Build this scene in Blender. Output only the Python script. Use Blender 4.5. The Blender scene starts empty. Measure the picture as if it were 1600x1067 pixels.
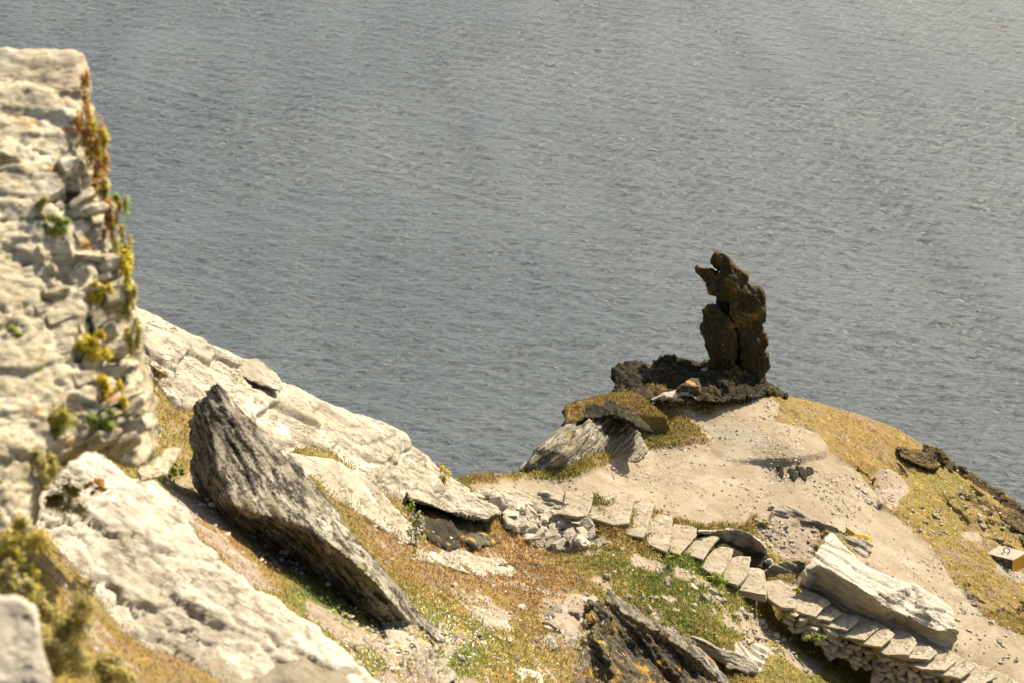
import bpy, bmesh, math, random
import numpy as np
from mathutils import Vector
from mathutils.geometry import delaunay_2d_cdt
R = math.radians
rng = np.random.default_rng(7)
random.seed(7)
C = bpy.context.scene.collection
# ------------------------------------------------------------------ camera frame
F = 3111.1; PITCH = R(25.0); H = 122.0
FW = np.array([0, math.cos(PITCH), -math.sin(PITCH)])
UP = np.array([0, math.sin(PITCH), math.cos(PITCH)])
RT = np.array([1.0, 0, 0])
CAM = np.array([0, 0, H])
def rays(px, py):
    px = np.asarray(px, float); py = np.asarray(py, float)
    return FW + ((px - 800) / F)[..., None] * RT - ((py - 533.5) / F)[..., None] * UP
def P(px, py, d):
    return CAM + rays(px, py) * np.asarray(d, float)[..., None]
def dz(py, z):                     # axis depth at which pixel row py reaches height z (relative to the camera)
    r = FW[2] - (py - 533.5) / F * UP[2]
    return z / r
def PZ(px, py, z):
    return P(px, py, dz(np.asarray(py, float), z))
# ------------------------------------------------------------------ noise
def _h(i, j, k, s):
    n = i * np.uint32(374761393) + j * np.uint32(668265263) + k * np.uint32(2147483647) + np.uint32((s * 1274126177) & 0xFFFFFFFF)
    n = (n ^ (n >> np.uint32(13))) * np.uint32(1274126177)
    n = (n ^ (n >> np.uint32(16))) * np.uint32(2246822519)
    return ((n ^ (n >> np.uint32(15))) & np.uint32(0xFFFFFF)).astype(np.float32) * np.float32(1/16777215)
def _u(a): return a.astype(np.int64).astype(np.uint32)
def vnoise(p, s=0):                # smooth value noise in -1..1
    f = np.floor(p); t = (p - f).astype(np.float32); t = t * t * t * (t * (t * 6 - 15) + 10)
    i, j, k = (_u(f[:, a]) for a in range(3)); one = np.uint32(1)
    x, y, z = t[:, 0], t[:, 1], t[:, 2]
    def c(a, b, d): return _h(i + np.uint32(a), j + np.uint32(b), k + np.uint32(d), s)
    def l(a, b, w): return a + (b-a)*w
    r0 = l(l(c(0,0,0),c(1,0,0),x), l(c(0,1,0),c(1,1,0),x), y)
    r1 = l(l(c(0,0,1),c(1,0,1),x), l(c(0,1,1),c(1,1,1),x), y)
    return l(r0, r1, z)*2 - 1
ROT = np.array([[0.36,0.48,-0.8],[-0.8,0.6,0.0],[0.48,0.64,0.6]])
def fbm(p, o=4, s=0, g=0.5, ridged=False):
    a = 1.0; r = np.zeros(len(p)); q = p.copy(); w = 0
    for k in range(o):
        n = vnoise(q, s + k*17)
        if ridged: n = 1 - 2*np.abs(n)
        r += a * n; w += a; a *= g; q = (q @ ROT.T) * 2.03 + 11.3
    return r / w
def cells(p, s=0):                 # voronoi: F1, F2, id
    f = np.floor(p); b1 = np.full(len(p), 9.0); b2 = b1.copy(); idn = np.zeros(len(p))
    for a in (-1,0,1):
        for b in (-1,0,1):
            for c in (-1,0,1):
                g = f + np.array([a,b,c]); i, j, k = (_u(g[:, m]) for m in range(3))
                q = g + np.stack([_h(i,j,k,s), _h(i,j,k,s+5), _h(i,j,k,s+9)], 1)
                d = np.linalg.norm(p - q, axis=1); hid = _h(i,j,k,s+13)
                n = d < b1
                b2 = np.where(n, b1, np.minimum(b2, d)); idn = np.where(n, hid, idn); b1 = np.where(n, d, b1)
    return b1, b2, idn
def sstep(a, b, x):
    t = np.clip((x - a) / (b - a), 0, 1); return t*t*(3-2*t)
def pip(x, y, poly):
    inside = np.zeros(np.shape(x), bool); n = len(poly)
    for i in range(n):
        x0, y0 = poly[i]; x1, y1 = poly[(i+1) % n]
        if y0 == y1: continue
        c = ((y0 > y) != (y1 > y)) & (x < (x1-x0)*(y-y0)/(y1-y0)+x0)
        inside ^= c
    return inside
def seg_dist(x, y, poly, closed=False):
    d = np.full(np.shape(x), 1e9); n = len(poly)
    for i in range(n if closed else n-1):
        a = np.array(poly[i], float); b = np.array(poly[(i+1) % n], float); ab = b-a
        t = np.clip(((x-a[0])*ab[0]+(y-a[1])*ab[1])/(ab@ab), 0, 1)
        d = np.minimum(d, np.hypot(x-a[0]-t*ab[0], y-a[1]-t*ab[1]))
    return d
# ------------------------------------------------------------------ mesh / object helpers
def new_mesh(name, v, faces, smooth=True):
    me = bpy.data.meshes.new(name)
    v = np.asarray(v, np.float32)
    if isinstance(faces, np.ndarray):
        nf, k = faces.shape
        me.vertices.add(len(v)); me.vertices.foreach_set('co', v.ravel())
        me.loops.add(nf*k); me.loops.foreach_set('vertex_index', faces.astype(np.int32).ravel())
        me.polygons.add(nf); me.polygons.foreach_set('loop_start', np.arange(0, nf*k, k, dtype=np.int32))
        me.update(calc_edges=True); me.validate()
    else:
        me.from_pydata(v.tolist(), [], faces); me.update()
    if smooth: me.polygons.foreach_set('use_smooth', np.ones(len(me.polygons), bool))
    return me
def fattr(me, name, arr, domain='POINT'):
    a = me.attributes.new(name, 'FLOAT', domain); a.data.foreach_set('value', np.asarray(arr, np.float32))
def cattr(me, name, arr):
    a = me.attributes.new(name, 'FLOAT_COLOR', 'POINT')
    a.data.foreach_set('color', np.concatenate([arr, np.ones((len(arr),1))], 1).astype(np.float32).ravel())
def obj(name, me, mat, parent=None, loc=None, label=None, cat=None, group=None, kind=None):
    """link a mesh given in world space; its origin moves to loc"""
    o = bpy.data.objects.new(name, me); C.objects.link(o)
    if loc is None and parent is not None: loc = np.array(parent.location)
    if loc is not None:
        co = np.empty(len(me.vertices)*3, np.float32); me.vertices.foreach_get('co', co)
        co = co.reshape(-1,3) - np.asarray(loc, np.float32)
        me.vertices.foreach_set('co', co.ravel()); me.update()
        if parent is None: o.location = loc
    if mat: me.materials.append(mat)
    if parent: o.parent = parent
    tag(o, label, cat, group, kind); return o
def tag(o, label=None, cat=None, group=None, kind=None):
    if label: o['label'] = label
    if cat: o['category'] = cat
    if group: o['group'] = group
    if kind: o['kind'] = kind
def empty(name, loc, label, cat, group=None):
    o = bpy.data.objects.new(name, None); C.objects.link(o); o.location = loc; o.empty_display_size = .2
    tag(o, label, cat, group); return o
def base_of(v):
    v = np.asarray(v); m = v[:,2].min(); s = v[v[:,2] < m + .25*(np.ptp(v[:,2])+1e-6)]
    return np.array([s[:,0].mean(), s[:,1].mean(), m])
def voxel(v, f, size, smooth=2):
    me = bpy.data.meshes.new('tmp'); me.from_pydata([tuple(map(float,a)) for a in v], [], f); me.update()
    bm = bmesh.new(); bm.from_mesh(me); bmesh.ops.recalc_face_normals(bm, faces=bm.faces); bm.to_mesh(me); bm.free()
    o = bpy.data.objects.new('tmp', me); C.objects.link(o)
    m = o.modifiers.new('r', 'REMESH'); m.mode = 'VOXEL'; m.voxel_size = size; m.adaptivity = 0
    if smooth:
        s = o.modifiers.new('s', 'SMOOTH'); s.iterations = smooth; s.factor = .5
    ev = o.evaluated_get(bpy.context.evaluated_depsgraph_get()); em = ev.to_mesh()
    n = len(em.vertices); co = np.empty(n*3, np.float32); em.vertices.foreach_get('co', co)
    q = np.empty(len(em.loops), np.int32); em.loops.foreach_get('vertex_index', q)
    lt = np.empty(len(em.polygons), np.int32); em.polygons.foreach_get('loop_total', lt)
    assert (lt == 4).all()
    ev.to_mesh_clear(); bpy.data.objects.remove(o); bpy.data.meshes.remove(me)
    return co.reshape(-1,3).astype(float), q.reshape(-1,4)
def vnormals(v, q):
    a, b, c, d = (v[q[:,i]] for i in range(4))
    n = np.cross(c-a, d-b); out = np.zeros_like(v)
    for i in range(4): 
        for ax in range(3): out[:,ax] += np.bincount(q[:,i], n[:,ax], len(v))
    return out / (np.linalg.norm(out, axis=1, keepdims=True)+1e-12)
def unit(a):
    a = np.asarray(a, float); return a/np.linalg.norm(a)
def roughen(v, q, amp=.05, scale=.8, strat=None, lam=.15, samp=.03, fine=.012, fs=.12, crack=0, cs=.5, pits=0, seed=0):
    n = vnormals(v, q); d = amp * fbm(v/scale, 4, seed)
    if strat is not None:
        sn = unit(strat); w = fbm(v/(lam*9), 3, seed+3)*1.6
        s = v @ sn / lam + w
        k = np.floor(s); t = s - k
        zz = np.zeros(len(k), np.uint32)
        h0 = _h(_u(k), zz, zz, seed+21); h1 = _h(_u(k+1), zz, zz, seed+21)
        prof = h0 + (h1-h0)*sstep(.78, 1.0, t) - .35*np.exp(-((t-.8)/.09)**2)
        msk = .55 + .45*sstep(-.3,.4, fbm(v/(lam*6), 2, seed+8))
        d += samp*(prof*1.6-.8)*msk
        v2 = v + np.outer((v@sn)*5.0, sn)
        d += samp*.7*fbm(v2/(lam*5), 4, seed+41, .6)
    if crack:
        for cs_, ca, sd in ((cs, crack, 60), (cs*.42, crack*.45, 160)):
            wv = v + .32*cs_*np.stack([fbm(v/cs_*1.7, 3, seed+50+i, .6) for i in range(3)], 1)
            if strat is not None: wv = wv + np.outer((v@unit(strat))*.9, unit(strat))
            f1, f2, hid = cells(wv/cs_, seed+sd)
            mk = sstep(-.15, .35, fbm(v/(cs_*2.2), 3, seed+sd+5))
            d += ca*((hid-.5)*1.0*sstep(0,.12,f2-f1) - (.05+1.6*mk)*np.exp(-((f2-f1)/.055)**2))
    if pits:
        pv = v + (np.outer((v@unit(strat))*1.2, unit(strat)) if strat is not None else 0)
        d -= pits*sstep(.30,.42, fbm(pv/.30, 3, seed+95, .55))
    d += fine*fbm(v/fs, 3, seed+90, .6)
    return v + n*d[:,None]
def relief(outline, inner=(), creases=(), thick=.8, shrink=.85, vox=.04, smooth=2, push=None, seat=None, lift=None, **kw):
    """a closed solid rock: traced outline at its own depths, inner ridge points, real back and thickness"""
    if seat is not None:           # slide each column in depth so that the lower rim meets the ground
        ox = np.array([p[0] for p in outline]); oy = np.array([p[1] for p in outline]); od = np.array([p[2] for p in outline])
        xs = np.linspace(ox.min(), ox.max(), 15)[1:-1]; de = []
        for x in xs:
            best = None
            for i in range(len(ox)):
                j = (i+1) % len(ox); a, b = ox[i], ox[j]
                if (a-x)*(b-x) <= 0 and a != b:
                    t = (x-a)/(b-a); y = oy[i]+t*(oy[j]-oy[i]); dd = od[i]+t*(od[j]-od[i])
                    if best is None or y > best[0]: best = (y, dd)
            de.append(float(tdepth(np.float64(x), np.float64(best[0]))) + seat - best[1])
        de = np.convolve(np.pad(de, 2, 'edge'), np.ones(5)/5, 'valid')
        yb = []
        for x in xs:
            c = [oy[i]+(x-ox[i])/(ox[(i+1)%len(ox)]-ox[i])*(oy[(i+1)%len(ox)]-oy[i]) for i in range(len(ox)) if (ox[i]-x)*(ox[(i+1)%len(ox)]-x) <= 0 and ox[i] != ox[(i+1)%len(ox)]]
            yb.append((max(c), max(max(c)-min(c), 6)))
        def fx(L):
            o = []
            for p in L:
                d = p[2]+float(np.interp(p[0], xs, de))
                b = float(np.interp(p[0], xs, [q[0] for q in yb])); hh = float(np.interp(p[0], xs, [q[1] for q in yb]))
                wgt = min(max((b-p[1])/(.45*hh), 0), 1); L0 = .45 if lift is None else lift
                o.append((p[0], p[1], min(d, float(tdepth(np.float64(p[0]), np.float64(p[1]))) + seat - (L0+seat)*wgt)))
            return o
        outline = fx(outline); inner = fx(inner)
    if seat is None and lift is not None:
        f2 = lambda L: [(p[0], p[1], min(p[2], float(tdepth(np.float64(p[0]), np.float64(p[1])))-lift)) for p in L]
        outline = f2(outline); inner = f2(inner)
    pts = list(outline) + list(inner); n = len(outline)
    v2 = [Vector((p[0], p[1])) for p in pts]
    ed = [(i, (i+1) % n) for i in range(n)] + [tuple(c) for c in creases]
    vo, eo, fo, ov, oe, of = delaunay_2d_cdt(v2, ed, [], 1, 1e-6)
    idx = [o[0] if o else None for o in ov]
    depth = []
    for k, o in enumerate(idx):
        if o is not None: depth.append(pts[o][2])
        else:
            dd = sorted(((vo[k].x-p[0])**2+(vo[k].y-p[1])**2, p[2]) for p in pts)[:2]; depth.append(.5*(dd[0][1]+dd[1][1]))
    front = [P(vo[k].x, vo[k].y, np.float64(depth[k])) for k in range(len(vo))]
    inv = {o: k for k, o in enumerate(idx) if o is not None}
    fv = list(front); faces = [tuple(f) for f in fo]
    ring = [inv[i] for i in range(n)]
    cx = sum(p[0] for p in outline)/n; cy = sum(p[1] for p in outline)/n
    base = len(fv); dm = max(p[2] for p in outline)
    for p in outline:
        x = cx+(p[0]-cx)*shrink; y = cy+(p[1]-cy)*shrink
        q = P(x, y, np.float64(p[2]*.5+dm*.5 + thick))
        if push is not None: q = q + np.array(push)
        fv.append(q)
    for i in range(n):
        j = (i+1) % n; faces.append((ring[j], ring[i], base+i, base+j))
    v2b = [Vector((cx+(p[0]-cx)*shrink, cy+(p[1]-cy)*shrink)) for p in outline]
    r = delaunay_2d_cdt(v2b, [(i,(i+1)%n) for i in range(n)], [], 1, 1e-6)
    if len(r[0]) == n:
        m = {k: o[0] for k, o in enumerate(r[3])}
        for f in r[2]: faces.append(tuple(base+m[a] for a in reversed(f)))
    else:
        c = len(fv); fv.append(np.mean(fv[base:base+n], axis=0))
        for i in range(n): faces.append((base+i, base+(i+1)%n, c))
    v, q = voxel(fv, faces, vox, smooth)
    return roughen(v, q, **kw), q
def rock(name, outline, mat, label, cat='rock', parent=None, group=None, **kw):
    v, q = relief(outline, **kw)
    me = new_mesh(name, v, q)
    if parent: return obj(name, me, mat, parent=parent, label=label)
    return obj(name, me, mat, loc=base_of(v), label=label, cat=cat, group=group)
def zc(pts, ox, oy, k, d=None):   # points read off an enlarged crop
    return [(ox+k*p[0], oy+k*p[1]) + ((p[2],) if len(p) > 2 else ((d,) if d else ())) for p in pts]
# ------------------------------------------------------------------ nodes
class NT:
    def __init__(s, name, world=False):
        s.m = bpy.data.materials.new(name); s.m.use_nodes = True; s.t = s.m.node_tree; s.t.nodes.clear()
        s.out = s.t.nodes.new('ShaderNodeOutputMaterial')
    def n(s, typ, **kw):
        x = s.t.nodes.new(typ)
        for k, v in kw.items():
            if k.startswith('_'): setattr(x, k[1:], v)
            else:
                key = int(k[1:]) if k[0] == 'i' and k[1:].isdigit() else k
                if isinstance(v, bpy.types.NodeSocket): s.t.links.new(v, x.inputs[key])
                else: x.inputs[key].default_value = v
        return x
    def vec(s, strat=None, k=5.0, warp=0.0, src='Object'):
        v = s.n('ShaderNodeTexCoord').outputs[src]
        if strat is not None:
            sn = Vector(strat).normalized()
            d = s.n('ShaderNodeVectorMath', _operation='DOT_PRODUCT', i0=v, i1=sn).outputs['Value']
            m = s.n('ShaderNodeVectorMath', _operation='SCALE', i0=tuple(sn), Scale=s.math('MULTIPLY', d, k)).outputs[0]
            v = s.n('ShaderNodeVectorMath', _operation='ADD', i0=v, i1=m).outputs[0]
        return v
    def noise(s, v, scale, detail=6, rough=.6, dist=0.0):
        return s.n('ShaderNodeTexNoise', Vector=v, Scale=scale, Detail=float(detail), Roughness=rough, Distortion=dist).outputs[0]
    def math(s, op, a, b=0.5, clamp=False):
        return s.n('ShaderNodeMath', _operation=op, i0=a, i1=b, _use_clamp=clamp).outputs[0]
    def step(s, v, a, b):
        return s.n('ShaderNodeMapRange', Value=v, i1=a, i2=b, i3=0.0, i4=1.0, _interpolation_type='SMOOTHSTEP').outputs[0]
    def mix(s, f, a, b):
        x = s.t.nodes.new('ShaderNodeMix'); x.data_type = 'RGBA'
        for k, v in ((0, f), (6, a), (7, b)):
            if isinstance(v, bpy.types.NodeSocket): s.t.links.new(v, x.inputs[k])
            elif k == 0: x.inputs[0].default_value = v
            else: x.inputs[k].default_value = (*v, 1)
        return x.outputs[2]
    def attr(s, name):
        return s.n('ShaderNodeAttribute', _attribute_name=name)
    def bump(s, h, strength=.5, dist=.02, normal=None):
        kw = dict(Height=h, Strength=strength, Distance=dist)
        if normal: kw['Normal'] = normal
        return s.n('ShaderNodeBump', **kw).outputs[0]
    def bsdf(s, col, rough=.9, normal=None, spec=.2, **kw):
        b = s.n('ShaderNodeBsdfPrincipled', Roughness=rough, **{'Specular IOR Level': spec}, **kw)
        if isinstance(col, bpy.types.NodeSocket): s.t.links.new(col, b.inputs['Base Color'])
        else: b.inputs['Base Color'].default_value = (*col, 1)
        if normal: s.t.links.new(normal, b.inputs['Normal'])
        s.t.links.new(b.outputs[0], s.out.inputs[0]); return s.m
def rockmat(name, light, mid, dark, strat=(0,0,1), k=5.0, sc=1.0, darkness=.5, patches=(), streak=1.0, bump=.9, crackcol=(.03,.026,.02)):
    t = NT(name); v0 = t.vec(); v = t.vec(strat, k)
    big = t.noise(v0, .7*sc, 5, .6); med = t.noise(v, 2.2*sc, 8, .68, .3); fin = t.noise(v, 9*sc, 8, .7)
    spot = t.noise(v0, 14*sc, 6, .75)
    c = t.mix(t.step(big, .35, .65), mid, light)
    c = t.mix(t.math('MULTIPLY', t.step(med, .5, .68), .75*streak), c, mid)
    c = t.mix(t.math('MULTIPLY', t.step(spot, .52, .66), .5), c, tuple(a*.55 for a in mid))
    e = 1-darkness
    c = t.mix(t.step(t.math('ADD', t.math('MULTIPLY', med, .6), t.math('MULTIPLY', spot, .4)), .44+.14*e, .56+.14*e), c, dark)
    vs = t.vec(strat, max(k*2.2, 12)); cn = t.noise(vs, 1.1*sc, 4, .55, .15)
    cr = t.math('MULTIPLY', t.step(t.math('ABSOLUTE', t.math('SUBTRACT', cn, .5)), .02, .0), t.step(t.noise(v0, 1.3*sc, 4, .6), .46, .58))
    c = t.mix(t.math('MULTIPLY', cr, .7*streak), c, crackcol)
    for (col, scale, lo, hi, amt) in patches:
        c = t.mix(t.math('MULTIPLY', t.step(t.noise(v0, scale, 7, .72, .4), lo, hi), amt), c, col)
    h = t.math('ADD', t.math('MULTIPLY', med, .8), t.math('MULTIPLY', fin, .45))
    h = t.math('SUBTRACT', h, t.math('MULTIPLY', cr, .35))
    h = t.math('ADD', h, t.math('MULTIPLY', spot, .15))
    return t.bsdf(c, .88, t.bump(h, bump, .06/sc))
def stonegeo(c, ax, l, w, h, r):
    """chamfered irregular block, returns verts and faces"""
    x, y, z = ax; n = r.integers(4, 7); ang = np.sort((np.arange(n)+r.normal(0,.16,n))/n*2*math.pi)
    sx = np.cos(ang); sy = np.sin(ang); e = 2.6
    k = (np.abs(sx)**e+np.abs(sy)**e)**(-1/e); sx, sy = sx*k*l/2, sy*k*w/2
    rings = [(.70,-.5),(.97,-.36),(1.0,0.05),(.93,.36),(.68,.5)]
    v = []; tilt = r.normal(0,.10,2)
    for s, hh in rings:
        j = 1+r.normal(0,.10,n)
        for a, b, jj in zip(sx, sy, j):
            v.append(c + x*a*s*jj + y*b*s*jj + z*(h*hh*(1+r.normal(0,.12)) + a*tilt[0] + b*tilt[1]))
    f = [tuple(range(n))[::-1], tuple(range(4*n, 5*n))]
    for q in range(4):
        for i in range(n): f.append((q*n+i, q*n+(i+1)%n, (q+1)*n+(i+1)%n, (q+1)*n+i))
    return v, f
# ------------------------------------------------------------------ scene, camera, light
sc = bpy.context.scene
cam = bpy.data.cameras.new('camera'); co = bpy.data.objects.new('camera', cam); C.objects.link(co)
co.location = CAM; co.rotation_euler = (R(90)-PITCH, 0, 0)
cam.lens = 70; cam.sensor_width = 36; cam.clip_end = 60000; cam.clip_start = .1
cam.dof.use_dof = True; cam.dof.focus_distance = 62; cam.dof.aperture_fstop = 2.3
sc.camera = co
SUN_AZ, SUN_EL = 46.0, 46.0       # degrees to the right of the view, above the horizon
w = bpy.data.worlds.new('World'); sc.world = w; w.use_nodes = True
bg = w.node_tree.nodes['Background']; sky = w.node_tree.nodes.new('ShaderNodeTexSky')
sky.sky_type = 'NISHITA'; sky.sun_disc = False; sky.sun_elevation = R(SUN_EL); sky.sun_rotation = R(SUN_AZ)
sky.air_density = 1.0; sky.dust_density = 2.5; sky.ozone_density = .6
tint = w.node_tree.nodes.new('ShaderNodeMix'); tint.data_type = 'RGBA'; tint.blend_type = 'MULTIPLY'; tint.inputs[0].default_value = 1
tint.inputs[7].default_value = (1.02, .97, .90, 1)      # warm white balance
w.node_tree.links.new(sky.outputs[0], tint.inputs[6]); w.node_tree.links.new(tint.outputs[2], bg.inputs[0]); bg.inputs[1].default_value = .105
sd = Vector((math.sin(R(SUN_AZ))*math.cos(R(SUN_EL)), math.cos(R(SUN_AZ))*math.cos(R(SUN_EL)), math.sin(R(SUN_EL))))
sun = bpy.data.lights.new('sun', 'SUN'); sun.energy = 4.8; sun.angle = R(.5); sun.color = (1, .89, .70)
so = bpy.data.objects.new('sun', sun); C.objects.link(so); so.rotation_euler = (-sd).to_track_quat('-Z', 'Y').to_euler(); so.location = (0,0,H+60)
sc.view_settings.view_transform = 'Standard'; sc.view_settings.look = 'None'; sc.view_settings.exposure = 1.1; sc.view_settings.gamma = 1
# ------------------------------------------------------------------ sea: real waves from a wind spectrum
def make_sea():
    az = np.concatenate([np.linspace(-70,-19,30), np.linspace(-18.5,18.5,1300), np.linspace(19,70,30)])
    ds = np.concatenate([np.geomspace(60,150,40), np.geomspace(151,520,1500), np.geomspace(524,900,150), np.geomspace(920,30000,90)])
    A, D = np.meshgrid(R(az) if False else np.radians(az), ds); x = D*np.sin(A); y = D*np.cos(A)
    z = np.zeros_like(x); r = np.random.default_rng(3); fade = 1/(1+(D/800)**4)
    for k in range(80):
        lam = 1.0*(9/1.0)**(r.random()**1.3); th = R(103) + r.normal(0, .42)
        if k < 4: lam = 22+5*k; th = R(8)+r.normal(0,.1)
        kk = 2*math.pi/lam; a = .0125*lam**.75
        if k < 4: a = .11
        ph = kk*(x*math.cos(th)+y*math.sin(th)) + r.random()*6.283
        s = np.sin(ph); z += a*(s - .35*np.cos(2*ph))
    p = np.stack([x.ravel(), y.ravel(), np.zeros(x.size)],1)
    gust = .85+.6*fbm(p/np.array([60,26,1.]), 4, 5)
    lump = vnoise(p/np.array([1.1,.8,1.]),6)*.035+vnoise(p/np.array([2.6,1.7,1.]),8)*.06
    z = z*fade + (lump.reshape(x.shape))*fade
    z = z*gust.reshape(x.shape); z = .5*np.tanh(z/.5)
    v = np.stack([x,y,z],-1).reshape(-1,3); nr, nc = x.shape
    i = np.arange(nr*nc).reshape(nr,nc)
    q = np.stack([i[:-1,:-1],i[:-1,1:],i[1:,1:],i[1:,:-1]],-1).reshape(-1,4)
    me = new_mesh('sea', v, q)
    t = NT('sea_water'); vv = t.vec()
    m = t.n('ShaderNodeMapping', Vector=vv, Scale=(.8,1.9,1), Rotation=(0,0,R(-9))).outputs[0]
    h = t.math('ADD', t.noise(m, .8, 6, .6, .5), t.math('MULTIPLY', t.noise(m, 5., 4, .6), .3))
    b = t.bump(h, .9, .75)
    col = t.mix(t.step(t.noise(vv, .02, 4, .5), .3,.7), (.052,.069,.077), (.071,.087,.092))
    mt = t.bsdf(col, .46, b, .7, IOR=1.35)
    obj('sea', me, mt, kind='structure')
make_sea()
# ------------------------------------------------------------------ terrain
crest = [(-900,430,28),(-600,450,30),(0,500,32),(215,560,36),(300,610,37.5),(440,680,42),(600,735,46.5),(690,752,49),(740,741,50.5),(800,743,52),(830,735,53),
 (880,695,54),(960,648,57),(1050,622,59),(1120,612,60),(1190,609,61),(1240,619,61.5),(1290,632,62),(1340,646,62),(1400,668,62),(1450,700,62),(1500,738,61.5),(1550,775,61),
 (1600,812,60.5),(1700,880,59.5),(1900,1020,57.5),(2300,1330,52)]
zp = [(1000,700,-27.0),(1100,660,-27.0),(1150,680,-26.95),(1230,700,-26.95),(1290,720,-27.2),(1200,750,-27.2),(1050,760,-26.5),(900,765,-25.75),(1100,800,-26.6),(1200,800,-27.0),
 (1300,800,-27.5),(1400,760,-28.6),(1400,860,-28.2),(1500,850,-29.2),(1600,900,-30.1),(1500,950,-29.0),(1600,1040,-29.4),(1450,1020,-28.8),(1560,1067,-29.3),
 (960,795,-25.95),(1040,835,-26.35),(1100,860,-26.8),(1160,895,-27.3),(1210,925,-27.7),(1300,965,-28.1),(1400,1005,-28.6),(1500,1050,-29.1),
 (1280,870,-27.5),(1200,840,-27.1)]
ctl = [(800,780,50.5),(850,868,50.2),(890,862,50.7),(800,850,48.8),(940,852,50.4),(1040,882,50.2),(1120,925,50.0),(1215,972,51.5),(1250,1000,51.7),(1300,1030,51.9),(1385,1066,52.4),(1450,1100,52.6),(1230,1020,49.8),(1300,1067,50.3),
 (1000,935,48),(1120,1000,47.3),(960,1010,45.3),(1030,1040,45.6),(960,1058,44.4),(1090,1062,46.2),(1200,1067,47.3),(900,950,44),(1000,1110,42.5),(890,1067,37.5),(800,1067,32.5),(700,1067,27.5),(600,1067,23.5),(500,1067,20),
 (800,960,40),(700,960,34),(600,960,28.3),(655,1002,25.9),(560,965,26),(700,880,41.3),(760,862,46.3),(690,815,46.5),(660,800,45.2),(730,825,47.5),(800,890,46.5),(640,850,39.3),(560,800,36.5),(480,720,36.5),(350,640,35),(250,560,34),
 (420,880,25.8),(350,800,27.2),(280,740,28.8),(200,700,27),(470,920,25),(300,900,20.5),(200,1000,16.5),(60,1067,12.3),(0,900,14.5),(0,700,20),(-300,800,14),(-300,1067,10),
 (800,1400,15),(0,1500,7),(1600,1400,36),(2200,1800,30),(-600,1700,6),(400,1300,11.5),(1200,1300,30),(2000,1200,48),(2300,1400,47)]
pts = [(x,y,d) for x,y,d in crest] + [(x,y,float(dz(y,z))) for x,y,z in zp] + ctl
PX = np.array([(p[0]/1000,p[1]/1000) for p in pts]); PD = np.log(np.array([p[2] for p in pts]))
def _phi(r2): return np.where(r2 > 0, .5*r2*np.log(r2+1e-20), 0)
def _fit():
    n = len(PX); r2 = ((PX[:,None]-PX[None])**2).sum(-1); A = np.zeros((n+3,n+3))
    A[:n,:n] = _phi(r2) + 2e-5*np.eye(n); A[:n,n] = 1; A[:n,n+1:] = PX; A[n,:n] = 1; A[n+1:,:n] = PX.T
    return np.linalg.solve(A, np.concatenate([PD, [0,0,0]]))
W = _fit()
def tdepth(px, py):
    q = np.stack([np.ravel(px)/1000, np.ravel(py)/1000], 1); r = np.empty(len(q))
    for s in range(0, len(q), 40000):
        a = q[s:s+40000]; r2 = ((a[:,None]-PX[None])**2).sum(-1)
        r[s:s+40000] = _phi(r2) @ W[:-3] + W[-3] + a @ W[-2:]
    return np.exp(r).reshape(np.shape(px))
path_poly = [(735,758),(800,752),(870,752),(905,742),(950,728),(990,703),(1015,706),(1060,700),(1112,691),(1092,668),(1058,646),(1075,640),(1110,648),(1150,640),(1165,622),(1190,618),(1212,632),(1208,655),(1235,672),(1275,682),(1296,700),(1300,712),
 (1340,728),(1352,752),(1372,770),(1378,792),(1405,812),(1450,850),(1480,890),(1512,930),(1540,965),(1570,985),(1650,1020),(1800,1130),(1700,1200),(1600,1090),(1520,1048),(1420,1010),(1380,990),(1260,920),(1230,905),
 (1340,870),(1310,840),(1260,815),(1235,795),(1180,802),(1160,820),(1105,822),(1040,806),(985,785),(930,770),(860,790),(790,790),(760,790)]
disc = [(1100,668),(1180,662),(1240,672),(1275,683),(1292,702),(1290,712),(1260,722),(1210,726),(1150,722),(1110,700)]
bare = [[(1060,880),(1100,900),(1130,930),(1160,945),(1140,960),(1090,930),(1050,905)],[(1120,940),(1190,970),(1240,1010),(1290,1045),(1270,1060),(1200,1020),(1130,975)],
 [(960,850),(1020,870),(1050,900),(1000,890),(955,870)],[(900,840),(935,835),(930,870),(905,880)],[(850,935),(930,930),(940,980),(900,1000),(850,975)],
 [(700,920),(760,930),(800,960),(780,985),(720,960)],[(640,980),(700,990),(750,1010),(700,1020)],[(440,840),(500,880),(480,900),(420,880)],
 [(255,745),(300,740),(380,860),(440,930),(400,930),(300,830)],[(480,930),(560,980),(650,1000),(700,1040),(640,1060),(560,1010),(470,960)],
 [(1360,740),(1400,735),(1420,760),(1400,800),(1380,790)],[(1555,880),(1640,900),(1650,930),(1600,915),(1560,900)],[(1500,830),(1540,825),(1545,845),(1510,848)],
 [(1180,790),(1240,800),(1290,830),(1270,880),(1200,860),(1180,830)],[(790,800),(900,795),(960,850),(930,870),(830,860)],[(600,1020),(700,1040),(760,1067),(800,1100),(560,1100)]]
rocky = [[(680,855),(740,868),(790,880),(800,905),(740,895),(690,875)],[(730,950),(780,965),(800,990),(770,990),(735,970)],[(1150,1000),(1200,1010),(1190,1050),(1140,1040)],
 [(600,985),(660,1000),(700,1050),(720,1080),(640,1040),(590,1005)]]
green = [(1140,900,60,.6),(1090,880,50,.6),(1000,880,60,.3),(660,880,60,.3),(520,940,60,.8),(700,1000,90,.8),(600,1050,120,.8),(1000,950,90,.4),(900,870,60,.5),(1100,980,90,.5),(1265,1000,40,.6),
 (250,740,40,.7),(480,910,60,.8),(1400,1050,120,.5),(1450,760,80,.15),(940,740,80,.1),(860,850,80,.4)]
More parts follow.
